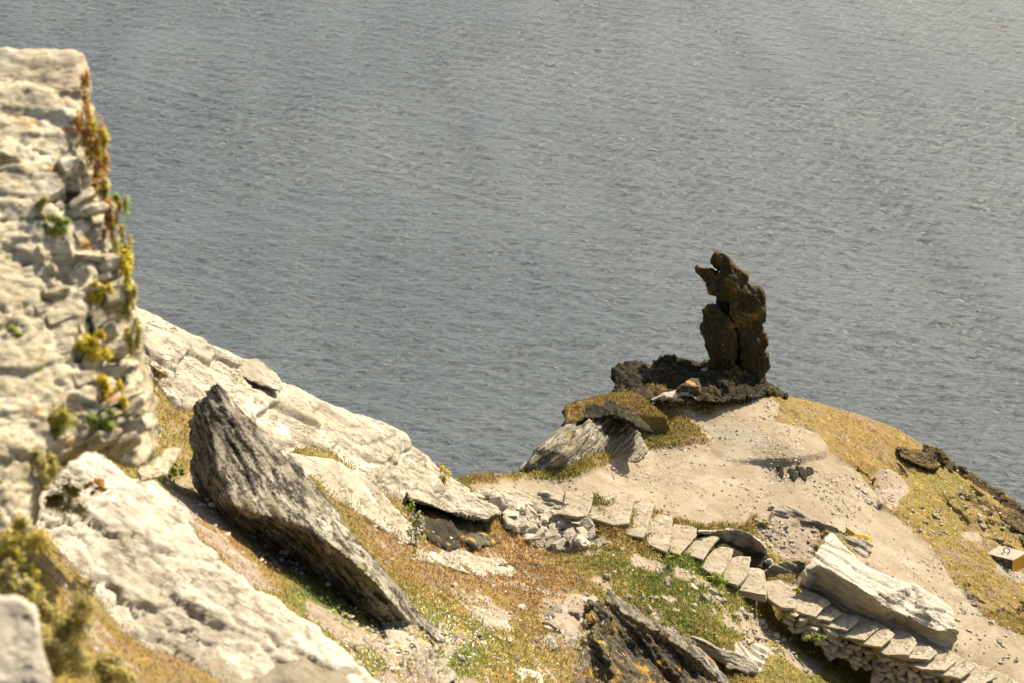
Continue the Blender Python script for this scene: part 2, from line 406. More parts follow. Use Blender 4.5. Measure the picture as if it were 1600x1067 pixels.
orange = [(750,900,120,.7),(650,840,80,.6),(430,880,60,.7),(860,910,80,.8),(950,840,40,.5),(1350,670,120,.35),(1500,900,100,.3),(800,850,60,.6),(350,830,60,.6)]
def terrain_masks(X, Y, p):
    """soil, rock, hue(0 orange..1 green) per point; edges broken with world noise"""
    w = np.stack([fbm(p/.9, 4, 71), fbm(p/.9+40, 4, 72)], 1)
    x = X + 12*w[:,0]; y = Y + 8*w[:,1]
    def soft(poly, w=6):
        s = seg_dist(x, y, poly, True); return sstep(-w, w, np.where(pip(x,y,poly), s, -s))
    pth = soft(path_poly, 5); soil = pth.copy()
    n1 = fbm(p/.55, 5, 75, .6); n2 = fbm(p/1.6, 4, 76)
    for b in bare: soil = np.maximum(soil, soft(b, 10)*sstep(-.55,.05,n1)*.9)
    hill = (Y > 600)*(1-pth)
    soil = np.maximum(soil, sstep(.28,.44, n1+.25*n2)*hill*(.4+.5*sstep(0,1,(y > 820+(x-900)*.36))*(x<1450)))
    rk = np.zeros(len(X))
    for b in rocky: rk = np.maximum(rk, soft(b, 6))
    hue = .42+.28*fbm(p/2.2, 3, 79)+.25*fbm(p/.5,3,80)
    right = sstep(1150,1300,x)*(y < 1000 - (1600-x)*.12)
    hue = hue*(1-.45*right)+.20*right
    for gx,gy,gr,a in green: hue += a*.6*np.exp(-((x-gx)**2+((y-gy)*1.4)**2)/gr**2)
    for gx,gy,gr,a in orange: hue -= a*.6*np.exp(-((x-gx)**2+((y-gy)*1.4)**2)/gr**2)
    grassy_in_path = 0
    return pth, np.clip(soil,0,1), rk, np.clip(hue,0,1)
def make_terrain():
    cx = np.concatenate([np.linspace(-880,-40,120), np.arange(-36,1640,1.5), np.linspace(1645,2280,110)])
    cr = np.array(crest); cpy = np.interp(cx, cr[:,0], cr[:,1]); cpy = np.convolve(np.pad(cpy,6,'edge'), np.ones(13)/13, 'valid')
    ys = np.concatenate([np.linspace(0,1,560)]); far = np.linspace(0,1,120)[1:]
    Y = np.concatenate([cpy[None]+(1085-cpy[None])*np.minimum(ys[:,None],1) if True else 0, 1085+0*cpy[None]+(1800-1085)*far[:,None]])
    # columns whose crest lies below the frame keep their own span
    low = cpy > 1060
    Y[:, low] = cpy[low][None] + (1850-cpy[low][None])*np.linspace(0,1,len(Y))[:,None]
    X = np.broadcast_to(cx, Y.shape); d = tdepth(X, Y); p = P(X, Y, d)
    n0 = p.shape
    flat = p.reshape(-1,3); xf, yf = X.ravel(), Y.ravel()
    pth, soil, rk, hue = terrain_masks(xf, yf, flat)
    veg = (1-soil)*(1-rk); 
    near = np.clip(np.linalg.norm(flat-CAM,axis=1)/50, .25, 1)
    dzv = .16*fbm(flat/2.4, 3, 81)*(1-pth*.8) 
    q = flat*np.array([1,1,.6])
    cush = fbm(q/.42, 4, 83, .55, ridged=True)
    rs_ = 1-.25*(sstep(1180,1260,xf)*(yf < 960))
    dzv += veg*(.085*cush*rs_ + .07*fbm(q/.9,3,84)+.03*fbm(q/.16,3,184)+.035)*near
    gv = fbm(flat/np.array([1.5,.9,.9]), 4, 91, .55); gm = sstep(.0,.35, fbm(flat/2.1, 3, 92))*sstep(1180,1300,xf)*(yf < 1000)
    dzv -= veg*gm*.20*np.exp(-(gv/.05)**2); dzv += veg*gm*.10*sstep(0,.12,gv)
    dzv += soil*(1-veg)*(.012*fbm(flat/.2,4,85,.6)+.02*fbm(flat/.7,2,86))
    st = (flat@unit((.55,-.3,.8)))/.14+fbm(flat/.9,3,87)*1.5; tt = st-np.floor(st)
    dzv += rk*(.10*sstep(.0,.85,tt)-.05)
    ds = seg_dist(xf+4*fbm(flat/.4,3,2), yf+3*fbm(flat/.4,3,3), disc, True); ins = np.where(pip(xf,yf,disc), ds, -ds)
    dzv += .16*sstep(-3,1.5,ins)*sstep(1120,1200,xf) + .03*sstep(-6,2,ins)
    lip = [(1310,727),(1330,733),(1352,743),(1380,752)]
    below = sstep(8,0,np.abs(seg_dist(xf,yf+6,lip)))*1.0
    dzv -= .10*below
    crestfade = sstep(0,14, yf-np.interp(xf,cx,cpy))
    flat = flat + np.array([0,0,1.])*(dzv*(.35+.65*crestfade))[:,None]
    # bumpy crest
    p = flat.reshape(n0)
    # cliff skirt beyond the crest, down to below the sea
    out = p[0]*np.array([1,1,0]); out = out/np.linalg.norm(out,axis=1,keepdims=True)
    g = np.gradient(p[0], axis=0)[:, :2]; nrm = np.stack([-g[:,1], g[:,0], 0*g[:,0]],1); nrm /= np.linalg.norm(nrm,axis=1,keepdims=True)+1e-9
    o2 = out+.7*nrm; o2 /= np.linalg.norm(o2,axis=1,keepdims=True)
    rows = []
    for t, dn in ((.25,.2),(.5,.5),(.8,1.0),(1.3,1.9),(2,3.2),(3.2,5.5),(5,9),(8,15),(13,25),(20,40),(32,62),(48,90),(60,112)):
        r = p[0]+o2*t+np.array([0,0,-dn]); r = r + (fbm(r/3,3,88)*min(2.5,t*.25))[:,None]*o2; rows.append(r)
    skirt = np.stack(rows[::-1]); ns = len(skirt)
    allp = np.concatenate([skirt, p]); nr, nc = allp.shape[:2]
    ex = lambda a, v: np.concatenate([np.full(ns*nc, v), a])
    soil2 = np.concatenate([np.repeat(soil.reshape(n0[:2])[:1],ns,0).ravel()*.3, soil]); rk2 = ex(rk,0.9); hue2 = ex(hue,.3)
    kk = (ns-4)*nc; 
    i = np.arange(nr*nc).reshape(nr,nc)
    Q = np.stack([i[:-1,:-1],i[1:,:-1],i[1:,1:],i[:-1,1:]],-1).reshape(-1,4)
    pth2 = ex(pth,0)
    fm = pth2[Q].mean(1) > .5
    allv = allp.reshape(-1,3)
    mat = terrain_mat()
    for nm, sel in (('hillside', ~fm), ('path', fm)):
        qq = Q[sel]; u, inv = np.unique(qq, return_inverse=True)
        me = new_mesh(nm, allv[u], inv.reshape(-1,4))
        fattr(me,'soil',soil2[u]); fattr(me,'rockness',rk2[u]); fattr(me,'hue',hue2[u]); fattr(me,'path',pth2[u])
        obj(nm, me, mat, kind='structure')
    return p, soil.reshape(n0[:2]), rk.reshape(n0[:2]), hue.reshape(n0[:2]), pth.reshape(n0[:2]), X, Y
def terrain_mat():
    t = NT('hill_ground'); v = t.vec()
    soil = t.attr('soil').outputs['Fac']; rk = t.attr('rockness').outputs['Fac']; hue = t.attr('hue').outputs['Fac']; pth = t.attr('path').outputs['Fac']
    n1 = t.noise(v, 3.2, 8, .7); n2 = t.noise(v, 14, 6, .75); n3 = t.noise(v, .8, 5, .6); n4 = t.noise(v, 40, 4, .7)
    hu = t.math('ADD', hue, t.math('MULTIPLY', t.math('SUBTRACT', n1, .5), .9))
    r = t.n('ShaderNodeValToRGB', Fac=hu); e = r.color_ramp.elements
    e[0].position = .0; e[0].color = (.22,.125,.05,1); e[1].position = 1; e[1].color = (.115,.15,.035,1)
    for p_, c_ in ((.25,(.235,.155,.050)),(.5,(.215,.165,.048)),(.75,(.155,.155,.040))):
        x = e.new(p_); x.color = (*c_,1)
    veg = t.mix(t.math('MULTIPLY', t.step(n2,.42,.64), .9), r.outputs[0], (.105,.08,.03))
    pat = t.math('MULTIPLY', t.step(t.noise(v,1.3,6,.65,.5),.50,.60), t.step(hue,.55,.3))
    veg = t.mix(t.math('MULTIPLY', pat, .8), veg, (.20,.145,.11))
    veg = t.mix(t.math('MULTIPLY', t.step(t.noise(v,2.1,5,.6,.3),.56,.66), .7), veg, (.30,.21,.05))
    veg = t.mix(t.math('MULTIPLY',t.step(n4,.5,.62),.25), veg, (.30,.25,.12))
    s1 = t.mix(t.step(n3,.38,.62), (.285,.236,.162), (.235,.188,.125))
    s2 = t.mix(t.step(n1,.4,.62), (.29,.23,.17), (.22,.17,.125))
    so = t.mix(pth, s2, s1)
    so = t.mix(t.math('MULTIPLY', t.step(t.noise(v,.9,6,.7,.5),.50,.62), .7), so, (.32,.285,.22))
    so = t.mix(t.math('MULTIPLY', t.step(t.noise(v,1.7,6,.7,.8),.55,.63), .6), so, (.185,.145,.10))
    so = t.mix(t.math('MULTIPLY',t.step(n2,.5,.64),.35), so, (.21,.17,.125))
    so = t.mix(t.math('MULTIPLY',t.step(t.noise(v,26,5,.8),.56,.66),.6), so, (.36,.32,.25))
    sm = t.step(t.math('ADD', soil, t.math('MULTIPLY', t.math('SUBTRACT', n2, .5), 1.1)), .42, .6)
    c = t.mix(sm, veg, so)
    rc = t.mix(t.step(n1,.4,.6), (.42,.385,.31), (.27,.245,.19)); rc = t.mix(t.step(n2,.56,.66), rc, (.1,.085,.06))
    c = t.mix(t.step(t.math('ADD', rk, t.math('MULTIPLY', t.math('SUBTRACT', n2, .5), .8)), .4,.6), c, rc)
    hb = t.math('ADD', t.math('MULTIPLY', n2, .8), t.math('MULTIPLY', n4, .5))
    return t.bsdf(c, .95, t.bump(hb, .8, .05), .1)
TP, TS, TR, TH, TPATH, TX, TY = make_terrain()
# ray lookup of ground from a pixel
def ground(px, py):
    px = np.atleast_1d(np.asarray(px,float)); py = np.atleast_1d(np.asarray(py,float))
    c = np.clip(np.searchsorted(TX[0], px), 0, TX.shape[1]-1); out = np.empty((len(px),3))
    for k in range(len(px)):
        # real hit: march down the column nearest this pixel until the vertex projects below py
        col = TP[:, c[k]] - CAM; yy = 533.5 - F*(col@UP)/(col@FW)
        j = int(np.argmin(np.abs(yy-py[k]))); out[k] = TP[j, c[k]]
    return out
# ------------------------------------------------------------------ rock materials
LICH = (.42,.23,.03); OCH = (.20,.15,.045); GRN = (.09,.10,.03); WHT = (.52,.485,.40)
def M(n): return bpy.data.materials[n]
SR = (.45,.35,.82)                                   # layers of the bedrock dip with the ridge
rockmat('ridge_rock', (.38,.34,.265), (.29,.255,.19), (.11,.09,.06), SR, 6, .9, .5, [(WHT,.9,.55,.62,.8),(LICH,2.2,.64,.69,.75),(OCH,1.1,.62,.70,.6)])
rockmat('wall_rock', (.46,.41,.295), (.36,.31,.21), (.10,.075,.045), (.1,.2,.97), 3, 1.6, .42, [(WHT,1.6,.55,.66,.7),(LICH,3.4,.585,.64,.85),(OCH,1.9,.56,.66,.7)])
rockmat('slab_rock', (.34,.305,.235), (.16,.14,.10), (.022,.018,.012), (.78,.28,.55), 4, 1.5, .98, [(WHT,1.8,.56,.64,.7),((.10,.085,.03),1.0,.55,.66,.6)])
rockmat('pale_rock', (.43,.39,.31), (.35,.31,.24), (.18,.145,.10), SR, 2, 1.4, .35, [((.27,.22,.16),.55,.58,.66,.8),(WHT,1.3,.5,.6,.8)])
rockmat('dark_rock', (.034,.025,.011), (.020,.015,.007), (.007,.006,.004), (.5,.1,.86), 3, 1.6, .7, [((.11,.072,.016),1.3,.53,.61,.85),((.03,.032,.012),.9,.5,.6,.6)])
rockmat('crag_rock', (.14,.12,.085), (.07,.058,.038), (.014,.012,.008), (.78,.25,.57), 7, 1.3, .8, [(LICH,1.8,.54,.60,.9),((.05,.05,.02),1.0,.52,.62,.7)])
rockmat('pillar_rock', (.080,.056,.022), (.042,.030,.012), (.010,.008,.005), (.9,.1,.3), 4, 1.5, .65, [((.20,.125,.02),1.0,.54,.62,.85),((.035,.035,.012),.7,.52,.62,.6)])
rockmat('boulder_rock', (.43,.39,.315), (.33,.295,.23), (.12,.10,.07), (.45,.38,.81), 9, 1.2, .25, [(WHT,1.2,.5,.6,.8),(LICH,3,.68,.74,.7)])
rockmat('flag_rock', (.32,.275,.20), (.26,.215,.15), (.13,.105,.07), (0,0,1), 4, 2.0, .2, [(WHT,2.5,.58,.68,.5)])
rockmat('streaked_rock', (.37,.335,.27), (.25,.22,.17), (.05,.042,.03), (.45,.35,.82), 9, 1.0, .6, [(OCH,1.2,.58,.66,.8)])
def mossmat(name, a, b, c, scale=1.0):
    t = NT(name); v = t.vec(); n1 = t.noise(v, 2*scale, 7, .7); n2 = t.noise(v, 11*scale, 7, .75); n3 = t.noise(v, 30*scale, 4, .7)
    col = t.mix(t.step(n1,.38,.62), a, b); col = t.mix(t.step(n2,.5,.64), col, c)
    return t.bsdf(col, .95, t.bump(t.math('ADD', n2, t.math('MULTIPLY', n3, .5)), .9, .06), .1)
mossmat('moss_turf', (.33,.255,.10), (.27,.225,.085), (.17,.13,.055))
mossmat('cap_earth', (.36,.31,.23), (.30,.255,.185), (.24,.20,.14), 1.3)
def onp(n, px, py, d):
    n = unit(n); k = d*float(rays(px,py)@n)
    return lambda x, y, o=0.0: (x, y, k/float(rays(x,y)@n)+o)
def td(x, y, o=0.0): return (x, y, float(tdepth(np.float64(x), np.float64(y)))+o)
# ------------------------------------------------------------------ the leaning slab
m = onp((-.48,-.58,.66), 430, 750, 27.4)
out = [m(338,597,.15), m(352,608,.35), m(372,634,.5), m(402,664,.5), m(432,688,.5), m(462,716,.55), m(478,738,.75), m(500,765,.8), m(524,796,.8), m(548,832,.8), m(572,862,.7), m(600,893,.6), m(628,925,.35), m(648,950,.3), m(664,968,.25),m(684,985,.2), m(706,1008,.15),
       m(688,1004,.1), m(670,990,.1), m(652,972,.1), m(656,990,.1), m(656,1001,.3), m(625,999,.7), m(592,984,.9), m(560,964,1.0), m(520,925,1.1), m(478,890,1.1), m(436,862,1.1), m(392,838,1.1), m(362,822,1.15), m(330,795,1.1), m(303,760,1.0), m(297,720,.9), m(296,660,.8), m(306,628,.5), m(320,612,.3)]
inn = [m(322,648,-.05), m(334,690,-.1), m(342,745,-.2), m(360,786,-.3), m(390,800,-.35), m(432,808,-.35), m(480,824,-.35), m(530,858,-.35), m(588,912,-.3), m(636,968,-.15),
       m(352,630), m(380,672), m(410,706), m(445,745), m(480,790), m(520,840), m(560,890), m(600,930), m(640,975)]
no = len(out)
cr = [(no+i, no+i+1) for i in range(9)] + [(no+i, no+i+1) for i in range(10,18)] + [(0,no+10),(no+18,21)]
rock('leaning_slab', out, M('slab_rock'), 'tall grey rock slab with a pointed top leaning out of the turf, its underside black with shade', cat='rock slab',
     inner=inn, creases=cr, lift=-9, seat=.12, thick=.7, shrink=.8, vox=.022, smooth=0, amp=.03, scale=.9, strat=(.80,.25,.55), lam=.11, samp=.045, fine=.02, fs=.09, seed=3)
# ------------------------------------------------------------------ the rock wall at the left edge
m = onp((.5,-.55,.65), 100, 450, 13.5)
e = .9
out = [m(-120,140), m(0,140), m(70,139), m(128,138), m(134,160,.1), m(142,200,.15), m(152,250,.2), m(165,300,.25), m(178,345,.25), m(186,390,.3), m(200,440,.35), m(208,500,.4), m(222,560,.45), m(236,610,.5), m(243,670,.5), m(238,712,.4),
       m(218,728,.2), m(192,722,.1), m(165,705,0), m(140,690,0), m(95,720,-.1), m(52,770,-.2), m(45,830,-.3), m(-120,860,-.5)]
inn = [m(60,300,-.12), m(52,420,-.1), m(100,560,-.12), m(150,620,-.18), m(190,600,-.1), m(120,240,0), m(150,420,-.1), m(40,650,-.3), m(100,690,-.15)]
v1, q1 = relief(out, inner=inn, thick=2.6, shrink=.95, vox=.02, smooth=3, amp=.07, scale=.6, strat=(.15,.25,.95), lam=.13, samp=.028, fine=.03, fs=.10, crack=.03, cs=.5, pits=.05, seed=11)
wl = empty('rock_wall', base_of(v1), 'pale rock face like a rough stone wall with a flat top, filling the left edge', 'rock wall')
obj('face', new_mesh('face', v1, q1), M('wall_rock'), parent=wl)
def face_stones():
    r = np.random.default_rng(21); nn = unit((.5,-.55,.65)); t1 = unit(np.cross((0,0,1), nn)*-1); t1 = t1 if t1[0] > 0 else -t1; t2 = unit(np.cross(nn, t1)); t2 = t2 if t2[2] > 0 else -t2
    c0 = P(100, 450, np.float64(13.5)); V, Fc = [], []
    poly = [(58,262),(115,245),(136,290),(156,345),(172,430),(192,520),(212,620),(222,668),(218,705),(196,718),(165,704),(130,680),(95,705),(45,760),(52,640),(30,560),(56,420)]
    for (hmin, hmax, lmin, lmax, zone) in ((.045,.13,.10,.34,0),):
        b = -1.9
        while b < 1.6:
            h = r.uniform(hmin, hmax)*(1.0 if b < .4 else 1.4); a = -1.4+r.uniform(0,.2)
            while a < 1.4:
                l = r.uniform(lmin, lmax); c = c0 + t1*(a+l/2) + t2*(b+h/2+.03*math.sin(a*3)); q = c-CAM; px = 800+F*q[0]/(q@FW); py = 533.5-F*(q@UP)/(q@FW)
                if pip(np.array([px]), np.array([py]), poly)[0] and r.random() < .93:
                    prot = r.uniform(.0,.09) + .06; tw = r.normal(0,.07); x = unit(t1+t2*tw); z = unit(np.cross(x, nn)); z = z if z[2] > 0 else -z
                    v, f = stonegeo(c+nn*(prot-.09), (x, unit(nn+t2*r.normal(0,.15)), z), l*1.0, .24, h*r.uniform(.85,1.1), r); o = len(V); V += v; Fc += [tuple(o+i for i in g) for g in f]
                a += l+r.uniform(-.01,.02)
            b += h*.97
    me = bpy.data.meshes.new('stonework'); me.from_pydata([tuple(v) for v in V], [], Fc); me.update()
    bm = bmesh.new(); bm.from_mesh(me); bmesh.ops.recalc_face_normals(bm, faces=bm.faces)
    bmesh.ops.subdivide_edges(bm, edges=bm.edges, cuts=1, use_grid_fill=True); bm.to_mesh(me); bm.free()
    n = len(me.vertices); co = np.empty(n*3, np.float32); me.vertices.foreach_get('co', co); co = co.reshape(-1,3).astype(float)
    co += .012*np.stack([fbm(co/.07, 3, 70+i) for i in range(3)], 1); me.vertices.foreach_set('co', co.astype(np.float32).ravel()); me.update()
    obj('stonework', me, M('wall_rock'), parent=wl)
face_stones()
m2 = onp((.22,-.78,.58), 60, 105, 14.35)
out = [m2(-120,84,.2), m2(0,80,.2), m2(60,79,.2), m2(118,80,.2), m2(131,86,.25), m2(139,104,.3), m2(140,156,.35), m2(128,156,.2), m2(118,142), m2(60,142), m2(0,141), m2(-120,142)]
v2, q2 = relief(out, thick=2.2, shrink=.97, vox=.025, smooth=2, amp=.05, scale=.5, strat=(0,.1,1), lam=.12, samp=.02, fine=.02, fs=.09, crack=.02, cs=.7, seed=12)
obj('capstone', new_mesh('capstone', v2, q2), rockmat('cap_rock', (.38,.33,.245), (.31,.26,.185), (.17,.13,.085), (0,.1,1), 3, 1.8, .3, [(WHT,1.5,.56,.66,.8)]), parent=wl, label='flat brownish stone cap along the top')
m = onp((.35,-.60,.72), 225, 740, 16.2)
rock('ledge_rock', [m(212,735), m(235,722,.1), m(262,700,.3), m(284,700,.4), m(270,728,.3), m(262,742,.1), m(236,748), m(218,752)], M('wall_rock'), 'small brown stone block wedged between the rock wall and the leaning slab', thick=.5, vox=.02, amp=.03, scale=.3, fine=.012, fs=.06, crack=.02, cs=.2, seed=13)
# pale bedrock sheet in the lower left
m = onp((.28,-.28,.92), 300, 900, 17.5)
out = [m(140,695,.1), m(165,715), m(200,745), m(232,745), m(262,772), m(288,800), m(300,830), m(330,862), m(352,888), m(378,905), m(398,925), m(430,940), m(462,965), m(500,990), m(535,1015), m(560,1040), m(600,1075), m(640,1120), m(200,1140), m(110,1090), m(75,1020), m(50,925), m(62,880), m(45,830), m(60,780), m(100,730)]
inn = [m(200,840,-.1), m(300,940,-.1), m(180,960,-.12), m(420,1010,-.1), m(120,860,0), m(250,1050,.05)]
rock('bedrock_sheet', out, M('pale_rock'), 'broad blurred sheet of whitish bedrock sloping down below the left rock wall', inner=inn, thick=2.2, shrink=.93, vox=.028, smooth=2, amp=.09, scale=1.1, strat=(.5,.3,.81), lam=.14, samp=.022, fine=.035, fs=.16, crack=.04, cs=.6, seed=17)
m = onp((.28,-.28,.92), 300, 900, 17.5)
rock('earth_bank', [m(190,1045,-.02), m(250,1040,-.06), m(330,1030,-.05), m(420,1028,-.03), m(490,1012,-.02), m(545,1030,0), m(575,1055,.05), m(640,1130,.1), m(150,1140,0)], M('cap_earth'), 'brown earthy strip along the bottom edge below the whitish sheet', inner=[m(300,1070,-.2), m(450,1060,-.18), m(380,1100,-.2)], thick=.4, vox=.028, smooth=3, amp=.06, scale=.6, fine=.025, fs=.12, strat=(.5,.3,.81), lam=.12, samp=.02, seed=18)
m = onp((.3,-.6,.74), 40, 1000, 8.4)
rock('pale_boulder', [m(-60,930), m(0,930), m(30,934), m(50,948), m(60,980), m(70,1030), m(86,1110), m(-60,1120)], M('pale_rock'), 'blurred whitish boulder in the bottom left corner of the view', cat='boulder', thick=.7, vox=.012, smooth=2, amp=.04, scale=.3, fine=.012, fs=.06, crack=.015, cs=.2, seed=19)
# ------------------------------------------------------------------ the middle ridge
out = [(196,478,36),(215,485,36),(250,498,36.6),(290,520,37.4),(330,537,38.2),(370,557,39.2),(400,578,40),(440,607,41),(500,631,43),(560,648,44.2),(600,664,45),(632,686,45.8),(642,700,46.2),(672,718,47.3),(700,742,48.3),(745,768,49.8),
       (775,790,49.6),(770,806,48.9),(735,790,47.5),(700,780,46.2),(650,768,44.6),(638,775,44.2),(636,802,43.4),(610,795,42.2),(575,765,41.4),(540,745,40.2),(470,715,38.6),(400,700,37.2),(300,700,34.6),(240,705,33),(215,640,33.5)]
inn = [(300,600,36),(420,660,38.6),(520,690,40.8),(600,720,43.1),(680,752,46),(240,560,34.6),(350,625,36.8),(480,650,40.6),(580,690,43.2)]
rock('rock_ridge', out, M('ridge_rock'), 'long pale bedrock ridge slanting down to the saddle behind the leaning slab', inner=inn, thick=2.5, shrink=.9, vox=.042, smooth=2, amp=.16, scale=2.2, strat=SR, lam=.3, samp=.16, fine=.03, fs=.22, crack=.022, cs=1.6, seed=23)
rock('ridge_boulder', [(362,563,39.5),(383,557,39.6),(402,558,39.7),(420,574,39.9),(432,584,40),(441,601,40),(438,612,39.6),(418,606,39.3),(395,598,39),(375,585,39)], M('ridge_rock'),
     'rounded pale boulder perched on the crest of the bedrock ridge above the sea', cat='boulder', thick=.8, vox=.03, smooth=3, amp=.06, scale=.6, strat=SR, lam=.2, samp=.03, fine=.015, fs=.12, seed=25)
out = [(440,705,38),(478,714,38.4),(520,718,38.8),(556,735,39),(590,762,39.1),(612,787,39),(632,808,38.8),(646,828,38.5),(658,850,38.2),(632,852,37.6),(582,818,37.2),(520,782,36.8),(460,752,36.4),(420,722,36.6)]
rock('ridge_apron', out, M('ridge_rock'), 'smooth whitish tongue of rock between the leaning slab and the bedrock ridge', seat=.12, thick=1.2, vox=.04, smooth=3, amp=.1, scale=1.2, strat=SR, lam=.3, samp=.025, fine=.02, fs=.2, seed=27)
# recess under a ledge, its shade painted as near-black rock
rock('recess_shade', [(632,772,46),(700,786,46.8),(772,808,48.6),(764,822,48.2),(748,834,47.4),(742,850,46.8),(700,862,45),(672,846,44),(650,825,43.8),(636,802,44.4)], M('dark_rock'), 'hollow under the overhanging ledge at the lower end of the ridge, its shade painted black', lift=0.35, thick=1.0, vox=.04,
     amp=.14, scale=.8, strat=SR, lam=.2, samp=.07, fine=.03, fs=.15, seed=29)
rock('overhang_ledge', [(634,768,43.6),(655,762,44.6),(700,768,46.2),(745,776,47.6),(778,792,48.4),(782,802,47.8),(764,812,46.8),(735,810,45.9),(700,800,44.8),(668,786,43.6),(640,780,43)], M('streaked_rock'), 'layered grey ledge with yellow lichen overhanging the dark hollow', lift=1.8, thick=2.2, shrink=.95,
     vox=.035, smooth=1, amp=.10, scale=.9, strat=(.40,.33,.85), lam=.13, samp=.09, fine=.02, fs=.12, seed=31)
rock('hollow_boulder', [(716,838,45.6),(745,832,46.4),(775,838,46.8),(783,846,46.4),(765,860,45.6),(744,869,45.2),(728,862,45.1),(702,850,44.9)], M('crag_rock'), 'angular boulder with orange lichen lying in front of the dark hollow', cat='boulder', inner=[(740,848,44.9),(765,850,45.2)],
     seat=.12, thick=.8, vox=.03, amp=.07, scale=.5, strat=SR, lam=.12, samp=.05, fine=.02, fs=.1, seed=33)
# ------------------------------------------------------------------ pillar (points read off an enlarged crop)
Z = lambda pts, d=60.3: zc(pts, 780, 380, .375, d)
pl = onp((-.15,-.97,.12), 1150, 500, 60.3)
def Zp(pts, o=0.0): return [pl(780+.375*x, 380+.375*y, o) for x, y in pts]
vm, qm = relief(Zp([(902,36),(932,42),(954,60),(965,88),(985,100),(1010,118),(1035,138),(1038,165),(1052,182),(1085,178),(1104,205),(1112,250),(1120,290),(1118,325),(1101,340),(1104,372),(1120,395),(1118,430),(1106,448),(1121,470),(1126,512),(1106,540),(1092,556),
    (1050,560),(1000,560),(1000,500),(999,440),(998,400),(988,350),(975,318),(968,292),(972,270),(966,248),(950,238),(925,236),(908,218),(882,208),(868,172),(846,152),(830,134),(814,110),(824,92),(846,104),(862,104),(885,114),(922,126),(918,108),(896,92),(882,72),(886,52)]),
    inner=Zp([(1040,300),(1000,200),(1060,420),(960,150),(1060,230)],-.28), thick=.75, shrink=.93, vox=.036, smooth=1, amp=.09, scale=.55, strat=(.85,.1,.35), lam=.16, samp=.06, fine=.05, fs=.13, crack=.05, cs=.4, seed=37)
pil = empty('rock_pillar', base_of(vm), 'jagged dark rock pillar standing upright on the headland against the sea, with a hole and a crack through it', 'rock pillar')
obj('slab', new_mesh('slab', vm, qm), M('pillar_rock'), parent=pil, label='tall right slab with a beak pointing left')
v, q = relief(Zp([(868,256),(890,249),(908,262),(925,280),(948,296),(966,314),(980,345),(992,398),(993,440),(990,520),(930,540),(868,520),(876,480),(866,430),(852,395),(838,370),(834,348),(848,330),(848,282)],-.15), inner=Zp([(920,360),(930,440)],-.4),
    thick=.7, shrink=.92, vox=.034, smooth=1, amp=.07, scale=.5, strat=(.85,.1,.35), lam=.15, samp=.05, fine=.045, fs=.13, crack=.045, cs=.35, seed=39)
obj('slab', new_mesh('slab', v, q), M('pillar_rock'), parent=pil, label='shorter rounded left slab beside the crack')
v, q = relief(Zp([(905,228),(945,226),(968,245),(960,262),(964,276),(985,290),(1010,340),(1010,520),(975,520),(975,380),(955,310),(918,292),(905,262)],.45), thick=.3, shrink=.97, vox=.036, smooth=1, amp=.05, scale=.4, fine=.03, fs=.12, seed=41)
obj('shade_core', new_mesh('shade_core', v, q), M('dark_rock'), parent=pil, label='inner rock added behind the hole and crack, their shade painted black')  # backing added so hole and crack read dark; shade is in its colour
# mossy crag carrying the pillar
def Zd(pts): return [(780+.375*x, 380+.375*y, d) for x, y, d in pts]
out = Zd([(468,634,58.6),(478,590,59),(482,532,59.6),(518,506,60),(560,492,60.3),(600,498,60.4),(625,512,60.4),(640,490,60.6),(672,480,60.7),(698,466,60.8),(722,482,60.9),(760,492,61),(820,502,61),(866,498,61),(880,490,61),(940,500,61),(1000,500,61.1),(1040,520,61.2),(1080,545,61.2),(1110,556,61.3),(1150,592,61.4),(1225,640,61.5),(1210,655,61),
      (1120,632,60.4),(1060,655,59.6),(1000,664,59.2),(900,660,58.9),(840,658,58.8),(700,660,58.2),(640,660,58),(580,640,58)])
inn = Zd([(560,590,58.9),(650,580,59.2),(760,580,59.4),(860,560,59.8),(940,590,59.5),(1040,600,60)])
rock('mossy_crag', out, M('dark_rock'), 'low black mossy crag that the rock pillar stands on', inner=inn, thick=1.8, shrink=.88, vox=.04, smooth=1, amp=.22, scale=.7, strat=(.5,-.1,.86), lam=.25, samp=.08, fine=.10, fs=.17, crack=.10, cs=.4, seed=43)
out = Zd([(880,510,59.6),(930,540,59.4),(985,585,59.2),(1030,610,59.1),(1062,645,58.9),(1050,662,58.6),(1000,664,58.5),(960,640,58.7),(900,600,59),(850,560,59.3),(840,530,59.5)])
rock('crag_shoulder', out, M('streaked_rock'), 'streaked grey shoulder of rock below the foot of the pillar', lift=0.5, seat=.12, thick=1.0, vox=.035, amp=.09, scale=.5, strat=(.6,-.2,.78), lam=.12, samp=.06, fine=.02, fs=.1, seed=45)
rock('pointed_boulder', Zd([(740,605,58.6),(760,590,58.7),(800,563,58.9),(828,565,58.9),(838,600,58.6),(834,655,58.1),(800,665,57.9),(760,650,58)]), M('crag_rock'), 'pointed brown boulder in front of the black mossy crag', cat='boulder', lift=1.2, seat=.12, thick=.6, vox=.03, amp=.05, scale=.4, strat=(.7,0,.7), lam=.12, samp=.04, fine=.02, fs=.1, seed=47)
rock('crag_boulder', Zd([(632,650,58.1),(665,636,58.4),(700,618,58.6),(745,610,58.6),(790,622,58.4),(822,645,58),(815,665,57.7),(760,682,57.4),(690,684,57.4),(650,672,57.6)]), M('boulder_rock'), 'low pale boulder at the edge of the path below the mossy crag', cat='boulder', inner=Zd([(720,640,57.8)]), lift=0.8, seat=.12, thick=.7, vox=.03, smooth=3, amp=.07, scale=.4, fine=.025, fs=.12, crack=.02, cs=.3, seed=49)
